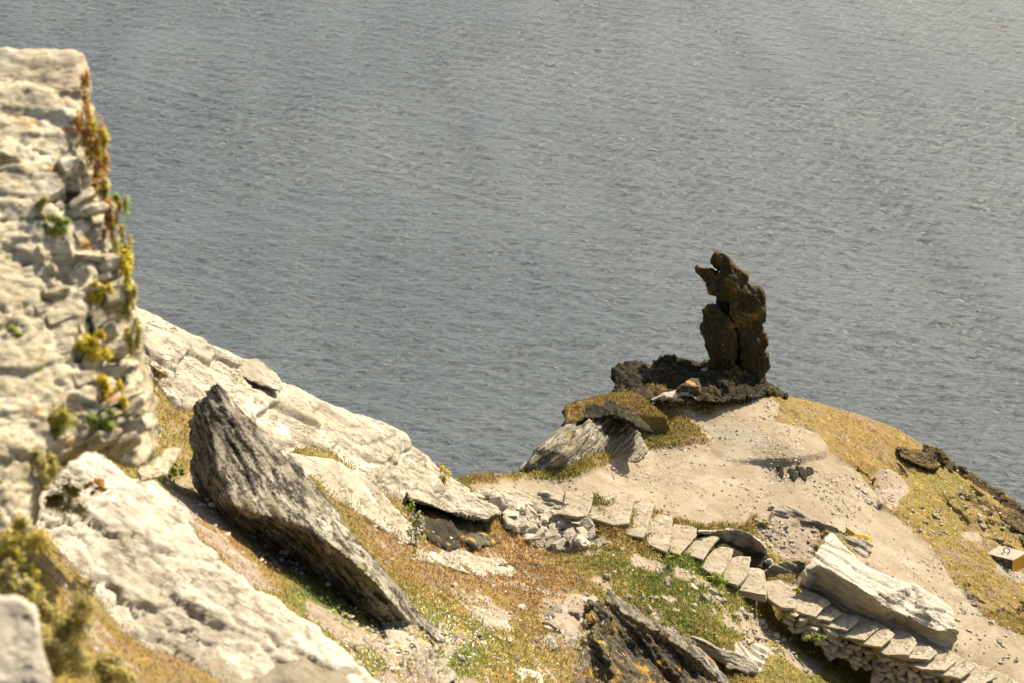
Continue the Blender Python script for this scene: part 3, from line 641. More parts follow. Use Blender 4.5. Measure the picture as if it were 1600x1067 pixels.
# hump of turf and streaked outcrop
out = Zd([(268,690,56.2),(300,672,56.6),(352,660,57),(400,636,57.6),(440,638,58),(500,628,58.4),(545,628,58.6),(600,650,58.3),(655,684,57.6),(700,725,56.6),(715,770,55.8),(690,806,54.9),(650,808,54.8),(600,780,55.1),(540,745,55.3),(470,722,55.6),(400,735,55.4),(330,748,55.2),(290,778,54.9),(252,785,54.8),(282,745,55.3)])
vh, qh = relief(out, inner=Zd([(600,715,56.3),(520,680,57),(420,690,56.2)]), lift=0.7, seat=.12, thick=1.0, vox=.04, smooth=3, amp=.13, scale=.7, fine=.05, fs=.16, seed=51)
mh = new_mesh('turf_hump', vh, qh); HUMP = (vh, qh)
fattr(mh, 'hue', np.clip(.42+.3*fbm(vh/.8,3,9),0,1)); fattr(mh, 'soil', np.clip(fbm(vh/.5,3,10)-.1,0,1)*.5)
obj('turf_hump', mh, M('hill_ground'), loc=base_of(vh), label='rounded hump of ochre turf with a dark ragged edge, between the path and the sea', cat='turf hump')
rock('turf_edge', Zd([(262,700,56),(300,680,56.2),(352,664,56.5),(420,655,56.6),(500,672,56.4),(560,700,56),(620,750,55.2),(645,790,54.6),(600,782,54.6),(545,745,54.8),(470,716,55.2),(400,728,55),(330,742,54.8),(290,778,54.5),(252,782,54.5),(285,740,55)]), M('dark_rock'), 'black rocky rim below the ochre turf hump',
     lift=0.35, thick=.9, vox=.035, amp=.14, scale=.45, fine=.05, fs=.13, crack=.05, cs=.3, seed=53)
out = Zd([(85,948,52.2),(120,905,52.8),(160,862,53.4),(200,825,54),(260,778,54.8),(330,742,55.3),(400,728,55.6),(470,724,55.7),(540,745,55.2),(575,765,54.8),(590,800,54.2),(612,840,53.6),(612,872,53.1),(585,905,52.7),(540,912,52.6),(480,900,52.7),(380,925,52.3),(290,950,52),(200,956,51.9)])
rock('streaked_outcrop', out, rockmat('outcrop_rock', (.33,.295,.225), (.19,.165,.12), (.035,.03,.02), (-.56,.3,.77), 9, 1.0, .85, [(OCH,1.2,.56,.64,.8)]), 'streaked grey outcrop slanting down to the saddle at the sea edge of the path', inner=Zd([(360,800,54),(470,800,53.9),(540,830,53.5),(260,870,52.9),(420,860,53)]), lift=0.8, seat=.12, thick=1.4, shrink=.9, vox=.038, smooth=1, amp=.12, scale=.8, strat=(-.56,.3,.77), lam=.16, samp=.10, fine=.02, fs=.12, seed=55)
for k, (x, y, a, b) in enumerate([(228,800,22,14),(178,850,16,10),(152,868,12,9)]):
    rock('sea_edge_rock', Zd([(x-a,y+b,54.2),(x-a*.6,y-b*.4,54.4),(x,y-b,54.5),(x+a,y-b*.6,54.5),(x+a,y+b,54.3),(x,y+b*1.3,54.2)]), M('dark_rock'),
         ['dark knob of rock on the sea side of the streaked outcrop, highest of three','dark knob of rock on the sea side of the streaked outcrop, middle of three','dark knob of rock on the sea side of the streaked outcrop, lowest of three'][k], group='dark knobs along the streaked outcrop', thick=.5, vox=.03, amp=.07, scale=.3, fine=.03, fs=.1, seed=57+k)
# ------------------------------------------------------------------ rocks on the right crest
_line = [(1452,706),(1468,712),(1484,726),(1500,738),(1518,752),(1537,764),(1556,770),(1574,784),(1590,797),(1608,812)]
_ord = ['first','second','third','fourth','fifth','sixth','seventh','eighth','ninth','last']
rockmat('crest_rock', (.11,.072,.022), (.055,.038,.015), (.012,.010,.006), (.4,0,.9), 3, 1.8, .55, [((.30,.17,.03),2.0,.55,.63,.8)])
_r = np.random.default_rng(44)
for k, (x, y) in enumerate(_line):
    a = _r.uniform(11,16); b = _r.uniform(8,13); nn_ = 9; o = []
    for i in range(nn_):
        t_ = 2*math.pi*i/nn_; rr = _r.uniform(.75,1.2); dx = a*math.cos(t_)*rr; dy = b*math.sin(t_)*rr; o.append((x+dx, y+dy+.45*dx, 61.4-(dy+.3*dx)*.02))
    rock('skyline_rock', o, M('crest_rock'), _ord[k]+' dark mossy rock of the right skyline, counting down from the pillar side', group='dark mossy rocks along the right skyline', thick=.8, vox=.032, smooth=1, amp=.14, scale=.4, fine=.07, fs=.13, crack=.07, cs=.3, seed=70+k)
low = [([(1508,778),(1520,772),(1545,782),(1552,800),(1540,808),(1522,795)], 'brown turf-capped rock below the skyline, above the concrete block'),
       ([(1552,790),(1570,790),(1590,802),(1606,812),(1606,836),(1585,826),(1565,812)], 'dark turf-capped rock at the right edge above the concrete block'),
       ([(1400,700),(1420,698),(1452,712),(1470,726),(1455,734),(1430,724),(1408,714)], 'low brown rock with dark hollows on the right slope near the skyline'),
       ([(1592,838),(1602,836),(1625,846),(1625,858),(1604,856)], 'small dark rock at the right edge just above the concrete block')]
for k, (o, lab) in enumerate(low):
    rock('slope_rock', [td(x, y, -.45) for x, y in o], M('crest_rock'), lab, group='turf-capped rocks on the right slope', thick=.7, vox=.032, amp=.14, scale=.4, fine=.04, fs=.12, crack=.06, cs=.3, seed=80+k)
# ------------------------------------------------------------------ rocks by the stairs
Y8 = lambda pts: [(1150+.4377*x, 600+.4377*y, d) for x, y, d in pts]
out = Y8([(318,548,53.4),(335,530,53.6),(350,545,53.7),(400,590,53.7),(440,625,53.6),(480,652,53.4),(560,690,53.2),(650,720,53),(730,758,52.6),(770,800,52.2),(795,870,51.6),(798,920,50.9),(765,945,50.5),(715,930,50.3),(640,895,50.4),(560,850,50.7),(490,852,50.7),(440,835,50.8),(380,800,50.9),(320,765,51),(270,750,51.1),(236,705,51.6),(240,662,52),(262,632,52.3),(290,590,52.9)])
inn = Y8([(290,645,51.7),(340,665,51.6),(380,690,51.5),(430,715,51.4),(470,745,51.25),(520,785,51),(570,815,50.8),(620,835,50.7),(660,860,50.5),(720,880,50.5),(420,650,52.6),(560,740,52.1),(680,790,51.7)])
no = len(out)
rock('big_boulder', out, M('boulder_rock'), 'largest whitish boulder beside the lower flight of steps, streaked grey on its shaded side', cat='boulder', inner=inn, creases=[(no+i,no+i+1) for i in range(9)], lift=1.5, seat=.12, thick=1.4, shrink=.86, vox=.035, smooth=2, amp=.10, scale=1.0, strat=(.45,.38,.81), lam=.14, samp=.055, fine=.02, fs=.12, crack=.02, cs=.9, seed=91)
out = Y8([(120,470,55.2),(130,445,55.4),(160,432,55.5),(200,440,55.5),(240,462,55.3),(300,490,55),(360,510,54.8),(430,545,54.4),(480,560,54.1),(490,585,53.7),(462,625,53.1),(440,620,53.1),(400,585,53.5),(340,535,53.9),(290,518,54),(255,505,54),(190,494,54.2),(140,490,54.4),(118,485,54.7)])
rock('lichen_slab', out, M('streaked_rock'), 'long flat slab with a dark raised end and a yellow lichen patch, on the path behind the big boulder', cat='rock slab', seat=.12, thick=.5, vox=.03, smooth=1, amp=.06, scale=.5, strat=(.3,.35,.88), lam=.1, samp=.05, fine=.018, fs=.1, seed=93, inner=Y8([(180,455,54.6),(250,490,54.2)]))
rock('lichen_patch_stone', Y8([(390,505,54.0),(430,530,53.8),(480,545,53.4),(492,575,53),(460,592,52.9),(425,575,53.1),(395,540,53.5)]), M('lichen_rock') if 'lichen_rock' in bpy.data.materials else rockmat('lichen_rock', (.40,.29,.08), (.42,.24,.035), (.2,.13,.05), (0,0,1), 2, 2, .3), 'small stone thick with orange lichen at the end of the flat slab', seat=.12, thick=.25, vox=.025, amp=.04, scale=.3, fine=.02, fs=.08, seed=94)
X7 = lambda pts: [(850+.3252*x, 720+.3252*y, d) for x, y, d in pts]
out = X7([(738,335,53.4),(790,338,53.4),(850,330,53.6),(920,320,53.8),(990,345,53.5),(1040,385,53),(1070,420,52.6),(1085,455,52.2),(1045,452,51.9),(985,430,52),(920,425,52.1),(890,405,52.4),(820,375,52.8),(770,358,53),(735,352,53.1)])
rock('upper_slab', out, M('boulder_rock'), 'pale flat-topped slab overhanging a dark gap beside the middle steps', cat='rock slab', lift=0.9, seat=.12, thick=1.0, shrink=.9, vox=.03, smooth=1, amp=.06, scale=.6, strat=(.40,.33,.85), lam=.1, samp=.05, fine=.018, fs=.1, seed=95)
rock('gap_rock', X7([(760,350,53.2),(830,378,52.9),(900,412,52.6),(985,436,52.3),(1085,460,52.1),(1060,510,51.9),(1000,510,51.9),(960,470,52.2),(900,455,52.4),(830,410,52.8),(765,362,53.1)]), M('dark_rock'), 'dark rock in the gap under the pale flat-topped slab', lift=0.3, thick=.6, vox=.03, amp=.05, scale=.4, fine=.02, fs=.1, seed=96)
stone_list = [([(1060,530,52.1),(1090,500,52.4),(1150,480,52.7),(1220,470,52.9),(1265,490,52.7),(1255,530,52.2),(1210,560,51.8),(1140,575,51.5),(1075,570,51.6)], 'blocky grey boulder squeezed between the steps and the big whitish boulder', 'streaked_rock'),
              ([(1055,480,52.0),(1085,470,52.2),(1098,495,51.9),(1080,515,51.7),(1055,508,51.8)], 'small white stone at the end of the dark gap beside the steps', 'pale_rock'),
              ([(1240,585,51.6),(1300,640,51.4),(1384,690,51.2),(1384,712,50.9),(1300,672,51),(1230,610,51.3)], 'thin grey stone slab leaning against the foot of the big whitish boulder', 'streaked_rock')]
for k, (o, lab, mt) in enumerate(stone_list):
    rock('step_side_rock', X7(o), M(mt), lab, group='rocks beside the steps', seat=.12, thick=.6, vox=.028, amp=.05, scale=.4, strat=(.40,.33,.85), lam=.1, samp=.04, fine=.018, fs=.1, seed=97+k)
# ------------------------------------------------------------------ bottom crag with lichen, streaked ridge above it
V6 = lambda pts: [(820+.2375*x, 900+.2375*y, d) for x, y, d in pts]
vv = lambda L, o: [td(820+.2375*x, 900+.2375*y, o) for x, y in L]
out = vv([(400,180),(470,190),(520,150),(570,140),(640,200),(740,260),(860,330),(980,400),(1070,480),(1160,540),(1250,620),(1330,720),(1400,830)], -1.4) + vv([(1100,880),(600,880),(440,800),(330,720),(420,640),(430,540),(430,440),(420,330),(400,240)], -.4)
inn = vv([(700,330),(860,420),(1000,520),(1130,640)], -.95) + vv([(560,300),(560,520),(600,700),(820,600),(700,480),(960,700),(500,640)], -.55) + vv([(760,640),(880,760),(1040,760)], -.9)
rock('lichen_crag', out, M('crag_rock'), 'black crag with orange lichen and splintered edge at the bottom of the hillside', inner=inn, thick=1.4, shrink=.9, vox=.032, smooth=0, amp=.13, scale=.5, strat=(.78,.25,.57), lam=.13, samp=.11, fine=.03, fs=.12, crack=.05, cs=.45, seed=101)
rock('crag_ridge', [(780,884,45.5),(800,878,45.7),(835,880,46),(870,886,46.2),(900,898,46.2),(930,918,45.8),(950,935,45),(975,955,44.2),(960,962,43.4),(930,945,43.7),(905,920,44.4),(870,905,44.8),(845,900,44.8),(820,892,44.9)], M('crag_rock'), 'narrow splintered black ledge running down the turf to the lichen crag', inner=[(860,895,44.7),(920,925,44.3)],
     seat=.12, thick=.7, vox=.028, smooth=1, amp=.10, scale=.35, strat=(.78,.25,.57), lam=.10, samp=.10, fine=.03, fs=.09, seed=103)
rock('crag_crest', V6([(520,150,41.9),(560,120,42.3),(640,170,42.4),(740,230,42.6),(860,300,42.6),(980,370,42.4),(1060,410,42.2),(1120,450,41.9),(1180,530,41.4),(1260,620,40.9),(1340,720,40.2),(1300,720,40.1),(1200,620,40.6),(1060,490,41),(900,390,41.4),(760,310,41.7),(640,240,41.8)]), rockmat('spine_rock', (.27,.24,.185), (.15,.13,.095), (.022,.018,.012), (.78,.25,.57), 9, 1.2, .8, [(LICH,2,.60,.66,.7)]),
     'pale splintered spine of rock along the top of the lichen crag', lift=1.65, thick=.7, vox=.028, smooth=1, amp=.08, scale=.4, strat=(.78,.25,.57), lam=.10, samp=.10, fine=.025, fs=.09, seed=104)
rock('flat_slab', vv([(1030,420),(1090,390),(1180,420),(1260,470),(1380,500),(1480,550),(1532,600)], -.75) + vv([(1525,640),(1470,640),(1400,615),(1330,605),(1320,570),(1240,540),(1150,500),(1080,460)], -.35), M('streaked_rock'),
     'flat grey slab with orange specks undercut by black shade, right of the lichen crag', cat='rock slab', thick=.7, shrink=.8, vox=.028, smooth=1, amp=.05, scale=.5, strat=(.40,.33,.85), lam=.09, samp=.05, fine=.02, fs=.1, seed=105)
hl = [('upright_stone', V6([(318,640,37.6),(345,580,37.9),(380,500,38.3),(410,460,38.6),(432,470,38.5),(430,560,38),(425,630,37.6),(400,665,37.3),(360,670,37.2)]), 'slab_rock', 'narrow grey stone standing on end left of the lichen crag'),
      ('hill_stone', V6([(550,455,39.4),(600,445,39.6),(660,450,39.6),(720,465,39.4),(690,500,39),(640,510,38.8),(590,495,39)]), 'boulder_rock', 'flat pale stone lying on top of the lichen crag'),
      ('hill_stone', V6([(-40,480,37),(0,420,37.6),(90,430,37.9),(180,455,38),(190,480,37.7),(120,500,37.2),(40,510,36.8)]), 'streaked_rock', 'low layered stone in the turf left of the lichen crag'),
      ('hill_stone', V6([(110,300,40.6),(150,310,40.6),(220,350,40.6),(270,395,40.4),(250,420,40),(200,410,39.9),(150,350,40.2)]), 'dark_rock', 'dark wedge of stone in the turf beside a pebbly patch'),
      ('hill_stone', [(738,958,35.6),(752,954,36),(775,966,36.4),(796,975,36.6),(798,988,36),(780,994,35.5),(765,985,35.5),(752,972,35.5)], 'ridge_rock', 'tan flat stone in the turf to the right of the leaning slab tip'),
      ('hill_stone', [(600,985,24.2),(625,985,24.4),(655,1000,24.6),(680,1022,24.6),(705,1045,24.4),(720,1062,24),(690,1070,23.5),(650,1040,23.6),(610,1015,23.6)], 'ridge_rock', 'tan flat rock in the flowery grass below the leaning slab'),
      ('hill_stone', [(790,1048,29.8),(815,1042,30.2),(842,1052,30.4),(850,1072,30),(820,1080,29.5),(795,1072,29.4)], 'pale_rock', 'pale stone at the bottom edge in the middle of the hillside'),
      ('hill_stone', [(1200,792,53.8),(1208,789,53.9),(1212,796,53.8),(1204,800,53.6)], 'pale_rock', 'tiny pale stone on the path left of the flat slab')]
for k, (nm, o, mt, lab) in enumerate(hl):
    d0 = max(p[2] for p in o)
    rock(nm, o, M(mt), lab, cat='stone', group=None, seat=.06, thick=.35, vox=.02 if d0 < 33 else .026, smooth=1, amp=.05, scale=.4, strat=(.5,.3,.81), lam=.1, samp=.03, fine=.015, fs=.08, seed=110+k)
out = [(738,772),(770,764),(810,764),(850,770),(884,784),(890,796),(860,806),(820,806),(785,802),(758,797)]
rock('layered_ledge', [td(x, y, -.30-.25*(y < 790)) for x, y in out], M('ridge_rock'), 'low layered pale ledge between the overhanging ledge and the stair head', thick=.7, shrink=.9, vox=.032, smooth=1, amp=.08, scale=.5, strat=(.3,.4,.85), lam=.12, samp=.09, fine=.02, fs=.1, crack=.04, cs=.5, seed=131)
rock('turf_ledge', [td(x, y, -.30) for x, y in ((640,862),(700,868),(760,872),(806,888),(800,906),(745,900),(690,884),(650,876))], M('ridge_rock'), 'long low pale ledge lying in the orange heath below the dark hollow', thick=.4, shrink=.85, vox=.03, smooth=1, amp=.06, scale=.4, strat=(.3,.4,.85), lam=.1, samp=.06, fine=.02, fs=.1, crack=.03, cs=.4, seed=133)
rock('turf_ledge', [td(x, y, -.28) for x, y in ((838,1000),(866,990),(900,985),(925,1000),(915,1016),(880,1012),(850,1015))], M('streaked_rock'), 'short grey ledge in the turf just left of the lichen crag, near the upright stone', thick=.4, shrink=.85, vox=.03, smooth=1, amp=.06, scale=.4, strat=(.3,.4,.85), lam=.1, samp=.06, fine=.02, fs=.1, seed=134)
# dark erosion lip below the raised ground
for k, o in enumerate([[(1213,728),(1220,727),(1226,736),(1224,745),(1217,738)], [(1231,731),(1243,730),(1248,742),(1242,752),(1234,742)], [(1244,727),(1256,728),(1262,742),(1260,752),(1250,742)], [(1260,729),(1270,728),(1272,738),(1266,744),(1260,738)]]):
    rock('lip_rock', [td(x, y, -.12) for x, y in o], M('dark_rock'), ['first','second','third','fourth'][k] + ' dark stone from the left in the worn edge of the raised path', cat='stone', group='dark stones in the worn edge of the path', thick=.3, vox=.022, amp=.04, scale=.2, fine=.02, fs=.08, seed=120+k)
# ------------------------------------------------------------------ the concrete block
def block():
    zt = float(ground([1582],[893])[0][2])-H+.40
    c0 = PZ(1540,864,zt); c1 = PZ(1583,875,zt); c3 = PZ(1562,851,zt); c2 = c1+c3-c0; h = .36
    x = unit(c1-c0); y = unit(c3-c0); g = .02
    base = (c0+c2)/2 - np.array([0,0,h])
    e = empty('concrete_block', base, 'square concrete block with orange side and iron ring, on the turf at the right edge', 'concrete block')
    top = [c0,c1,c2,c3]; bot = [c-np.array([0,0,h+.15]) for c in top]
    v, q = voxel(top+bot, [(0,1,2,3),(7,6,5,4),(0,4,5,1),(1,5,6,2),(2,6,7,3),(3,7,4,0)], .018, 2)
    v = roughen(v, q, amp=.008, scale=.25, fine=.004, fs=.05, seed=5)
    t = NT('concrete'); vv = t.vec(); n = t.noise(vv, 4, 7, .7); n2 = t.noise(vv, 12, 6, .75)
    c = t.mix(t.step(n,.35,.6), (.36,.315,.25), (.26,.225,.17)); c = t.mix(t.step(n2,.56,.68), c, (.1,.085,.06))
    nx = t.n('ShaderNodeVectorMath', _operation='DOT_PRODUCT', i0=t.n('ShaderNodeNewGeometry').outputs['Normal'], i1=tuple(x)).outputs['Value']
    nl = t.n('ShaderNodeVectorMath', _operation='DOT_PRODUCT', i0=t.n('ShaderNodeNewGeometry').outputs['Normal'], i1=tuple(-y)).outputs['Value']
    c = t.mix(t.math('MULTIPLY', t.step(nx,.5,.7), t.step(n,.38,.52)), c, (.55,.28,.02))
    c = t.mix(t.math('MULTIPLY', t.step(nl,.5,.7), t.step(n,.30,.5)), c, (.07,.055,.03))  # shade of the left side painted into the concrete colour
    obj('body', new_mesh('body', v, q), t.bsdf(c, .9, t.bump(n2,.6,.01)), parent=e)
    # iron ring standing on the top
    rv, rf = [], []; ctr = (c0+c2)/2 + .08*x*0 + np.array([0,0,.075])
    for i in range(28):
        a = 2*math.pi*i/28; dr = x*math.cos(a)+np.array([0,0,1])*math.sin(a)*1.0
        for j in range(8):
            b = 2*math.pi*j/8; rv.append(ctr + dr*(.085+.014*math.cos(b)) + (-y)*.014*math.sin(b))
    for i in range(28):
        for j in range(8): rf.append((i*8+j, ((i+1)%28)*8+j, ((i+1)%28)*8+(j+1)%8, i*8+(j+1)%8))
    ti = NT('rusty_iron'); vi = ti.vec()
    obj('ring', new_mesh('ring', rv, rf), ti.bsdf(ti.mix(ti.noise(vi,30), (.06,.04,.03), (.16,.08,.045)), .7), parent=e)
block()
# ------------------------------------------------------------------ flat stones
def slabmesh(poly_top, th, seed, vox=.022, amp=.022, up=(0,0,1)):
    """flat stone from its top outline (world points), thickness th downward"""
    up = unit(up); top = [np.array(p) for p in poly_top]; c = np.mean(top, 0); r = np.random.default_rng(seed)
    bot = [c+(p-c)*(.9+.12*r.random()) - up*th for p in top]; n = len(top)
    faces = [tuple(range(n)), tuple(range(2*n-1, n-1, -1))] + [(i, i+n, (i+1)%n+n, (i+1)%n) for i in range(n)]
    v, q = voxel(top+bot, faces, vox, 2)
    return roughen(v, q, amp=amp, scale=.3, strat=up, lam=.035, samp=.012, fine=.008, fs=.06, seed=seed)  , q
S = lambda pts: [(850+.3252*x, 720+.3252*y) for x, y in pts]
steps = [([(108,150),(180,148),(238,160),(222,210),(204,258),(160,262),(98,250)], -25.72, 'widest-spaced flagstone at the head of the steps, left of the large square one'),
 ([(255,150),(340,146),(430,160),(418,220),(400,290),(330,296),(228,266),(238,200)], -25.80, 'largest square flagstone at the head of the steps with a black gap under it'),
 ([(422,214),(470,206),(515,212),(508,262),(488,330),(468,362),(395,345),(404,285)], -25.95, 'pale step just right of the largest flagstone'),
 ([(515,272),(560,262),(615,270),(622,332),(592,422),(500,392),(494,330)], -26.12, 'pale step two places below the largest flagstone'),
 ([(630,305),(690,308),(735,325),(732,350),(712,382),(650,437),(592,427),(600,362)], -26.28, 'squarish step with a pointed lower edge, three below the largest flagstone'),
 ([(738,370),(790,358),(830,365),(800,412),(760,462),(665,442),(690,410)], -26.44, 'step level with the dark gap beside the stairs'),
 ([(812,420),(860,412),(900,420),(892,462),(842,548),(758,512),(780,470)], -26.62, 'step just below the dark gap beside the stairs'),
 ([(900,465),(950,458),(990,465),(976,532),(932,592),(848,562),(870,520)], -26.80, 'step above the thick-fronted one, middle of the flight'),
 ([(985,515),(1030,512),(1065,530),(1071,600),(1061,632),(940,615),(962,560)], -26.98, 'thick-fronted step with a black shadow beneath, beside the yellow flower'),
 ([(1075,580),(1140,575),(1212,622),(1202,700),(1140,702),(1085,650)], -27.2, 'worn step just right of the thick-fronted one')]
GS = 'flagstone steps'
for k, (pp, z, lab) in enumerate(steps):
    mx_ = np.mean(S(pp), 0); rj = np.random.default_rng(k); poly = [PZ(mx_[0]+(x-mx_[0])*1.09+rj.normal(0,1.2), mx_[1]+(y-mx_[1])*1.09+rj.normal(0,.9), z) for x, y in S(pp)]
    v, q = slabmesh(poly, .10 if k not in (8,1) else .2, 200+k, amp=.03)
    obj('stone_step', new_mesh('stone_step', v, q), M('flag_rock'), loc=base_of(v), label=lab, cat='step', group=GS)
lower = [(1246,938,-27.38),(1272,953,-27.52),(1298,966,-27.66),(1326,976,-27.80),(1355,988,-27.95),(1386,1000,-28.1),(1416,1014,-28.25),(1446,1027,-28.4),(1478,1038,-28.55),(1510,1050,-28.7),(1545,1062,-28.85)]
r_ = np.random.default_rng(5)
ordn = ['first','second','third','fourth','fifth','sixth','seventh','eighth','ninth','tenth','eleventh']
lower = lower[0:11:1]
for k, (x, y, z) in enumerate(lower):
    wv, hv = 34+r_.uniform(-3,12), 16+r_.uniform(-3,5); x += r_.uniform(-5,5); z += r_.uniform(-.05,.02)-.07
    pp = [(x-wv-2, y-hv*.9), (x, y-hv-4), (x+wv-6, y-hv*.5), (x+wv+6, y+4), (x+wv-12, y+hv+3), (x-8, y+hv-2), (x-wv-4, y+2)]
    poly = [PZ(a+r_.normal(0,3.2), b+r_.normal(0,1.8), z) for a, b in pp]
    v, q = slabmesh(poly, .09, 230+k, amp=.03)
    obj('stone_step', new_mesh('stone_step', v, q), M('flag_rock'), loc=base_of(v), label=ordn[k]+' step of the lower flight, counting down from the worn step', cat='step', group=GS)
# slabs of worn paving left of the stair head
pav = [([(-40,100),(0,96),(60,110),(98,150),(92,190),(20,180),(-50,150)], -25.66, 'pale paving slab at the left end of the path, next to the saddle'),
       ([(0,190),(60,196),(92,210),(90,250),(20,258),(-30,230)], -25.74, 'whitish broken slab on top of the rubble retaining wall')]
for k, (pp, z, lab) in enumerate(pav):
    v, q = slabmesh([PZ(x, y, z) for x, y in S(pp)], .12, 250+k)
    obj('paving_slab', new_mesh('paving_slab', v, q), M('flag_rock'), loc=base_of(v), label=lab, cat='slab')
# ------------------------------------------------------------------ dry stone walls: irregular flat stones, each with its own faces, in one mesh per wall
def drywall(name, top, heights, label, seed, lmin=.18, lmax=.5, tmin=.06, tmax=.15, lean=.25, mat='wall_stone', cap=True, tip=.09):
    """top: world points along the wall head; heights: wall height at each"""
    r = np.random.default_rng(seed); V, Fc = [], []
    P3 = np.array(top); L = np.concatenate([[0], np.cumsum(np.linalg.norm(np.diff(P3[:, :2], axis=0), axis=1))])
    def at(s): return np.array([np.interp(s, L, P3[:,i]) for i in range(3)]), float(np.interp(s, L, heights))
    zoff = 0.0; maxh = max(heights); first = True
    while zoff < maxh:
        th = r.uniform(tmin, tmax); s = r.uniform(-.2, 0)
        while s < L[-1]:
            l = r.uniform(lmin, lmax)*(1.25 if first and cap else 1); c, h = at(s+l/2)
            if zoff < h:
                sc_ = min(max(s+l/2, .06), L[-1]-.06); a, _ = at(sc_-.05); b, _ = at(sc_+.05); x = unit((b-a)*np.array([1,1,.85])); y = unit(np.cross((0,0,1), x)); z = np.cross(x, y)
                if y @ (CAM-c) > 0: y = -y
                cc = c + np.array([0,0,-zoff-th/2]) + y*(.16 - lean*zoff + r.normal(0,.03+tip*.3)) + r.normal(0,.012,3)
                yaw = r.normal(0,.15+tip); x2 = x*math.cos(yaw)+y*math.sin(yaw); y2 = -x*math.sin(yaw)+y*math.cos(yaw)
                rz = r.normal(0,tip); x3 = unit(x2+z*rz); z3 = np.cross(x3, y2); z3 = z3 if z3[2] > 0 else -z3
                v, f = stonegeo(cc, (x3, y2, z3), l*1.02, r.uniform(.32,.5), th*r.uniform(.8,1.15), r)
                o = len(V); V += v; Fc += [tuple(o+i for i in g) for g in f]
            s += l + r.uniform(-.01,.03)
        zoff += th*.93; first = False
    me = bpy.data.meshes.new(name); me.from_pydata([tuple(v) for v in V], [], Fc); me.update()
    bm = bmesh.new(); bm.from_mesh(me); bmesh.ops.recalc_face_normals(bm, faces=bm.faces)
    bmesh.ops.subdivide_edges(bm, edges=bm.edges, cuts=1, use_grid_fill=True); bmesh.ops.triangulate(bm, faces=[f for f in bm.faces if len(f.verts) > 4]); bm.to_mesh(me); bm.free()
    n = len(me.vertices); co = np.empty(n*3, np.float32); me.vertices.foreach_get('co', co); co = co.reshape(-1,3).astype(float)
    co += .012*np.stack([fbm(co/.09, 2, seed+i) for i in range(3)], 1); me.vertices.foreach_set('co', co.astype(np.float32).ravel()); me.update()
    return obj(name, me, M(mat), loc=base_of(co), label=label, cat='stone wall')
rockmat('wall_stone', (.43,.385,.30), (.30,.265,.20), (.12,.10,.07), (0,0,1), 3, 2.2, .35, [(WHT,2.0,.58,.68,.6),(OCH,1.4,.60,.70,.6)])
drywall('dry_stone_wall', [PZ(1222,948,-27.42),PZ(1258,968,-27.62),PZ(1296,984,-27.82),PZ(1343,994,-28.02),PZ(1392,1010,-28.22),PZ(1430,1034,-28.45),PZ(1468,1046,-28.65),PZ(1525,1060,-28.9),PZ(1620,1088,-29.3)], [.35,.45,.6,.8,1.0,1.1,1.1,1.1,1.1],
        'dry stone wall of thin flat stones holding up the lower steps', 61)
def rubble():
    r = np.random.default_rng(63); poly = [(770,786),(820,794),(880,800),(922,818),(925,846),(905,866),(872,862),(835,850),(800,832),(775,812)]; V, Fc, got = [], [], []
    while len(got) < 135:
        x, y = r.uniform(765,930), r.uniform(784,868)
        if pip(np.array([x]), np.array([y]), poly)[0]: got.append((x,y))
    g = ground([p[0] for p in got], [p[1] for p in got])
    for k, pt in enumerate(g):
        up = unit(np.array([.1,-.35,.9])+r.normal(0,.28,3)); x = unit(np.cross(up, r.normal(0,1,3))); y = np.cross(up, x); l = r.uniform(.22,.72)
        v, f = stonegeo(pt+np.array([0,-.05,r.uniform(.0,.28)]), (x, y, up), l, l*r.uniform(.5,.85), r.uniform(.07,.2), r); o = len(V); V += v; Fc += [tuple(o+i for i in q) for q in f]
    me = bpy.data.meshes.new('rubble_wall'); me.from_pydata([tuple(v) for v in V], [], Fc); me.update()
    bm = bmesh.new(); bm.from_mesh(me); bmesh.ops.recalc_face_normals(bm, faces=bm.faces); bmesh.ops.subdivide_edges(bm, edges=bm.edges, cuts=1, use_grid_fill=True); bm.to_mesh(me); bm.free()
    n = len(me.vertices); co = np.empty(n*3, np.float32); me.vertices.foreach_get('co', co); co = co.reshape(-1,3).astype(float)
    co += .02*np.stack([fbm(co/.12, 3, 70+i) for i in range(3)], 1); me.vertices.foreach_set('co', co.astype(np.float32).ravel()); me.update()
    obj('rubble_wall', me, M('wall_stone'), loc=base_of(co), label='tumbled retaining wall of angular stones below the stair head', cat='stone wall')
rubble()
drywall('step_edging', [PZ(x, y, z) for x, y, z in ((984,842,-26.22),(1012,850,-26.35),(1046,866,-26.5),(1078,878,-26.68),(1108,898,-26.85),(1130,912,-27.0))], [.22]*6,
        'thin row of flat stones propping the outer edge of the middle steps', 65, tmin=.05, tmax=.09, lean=.2)
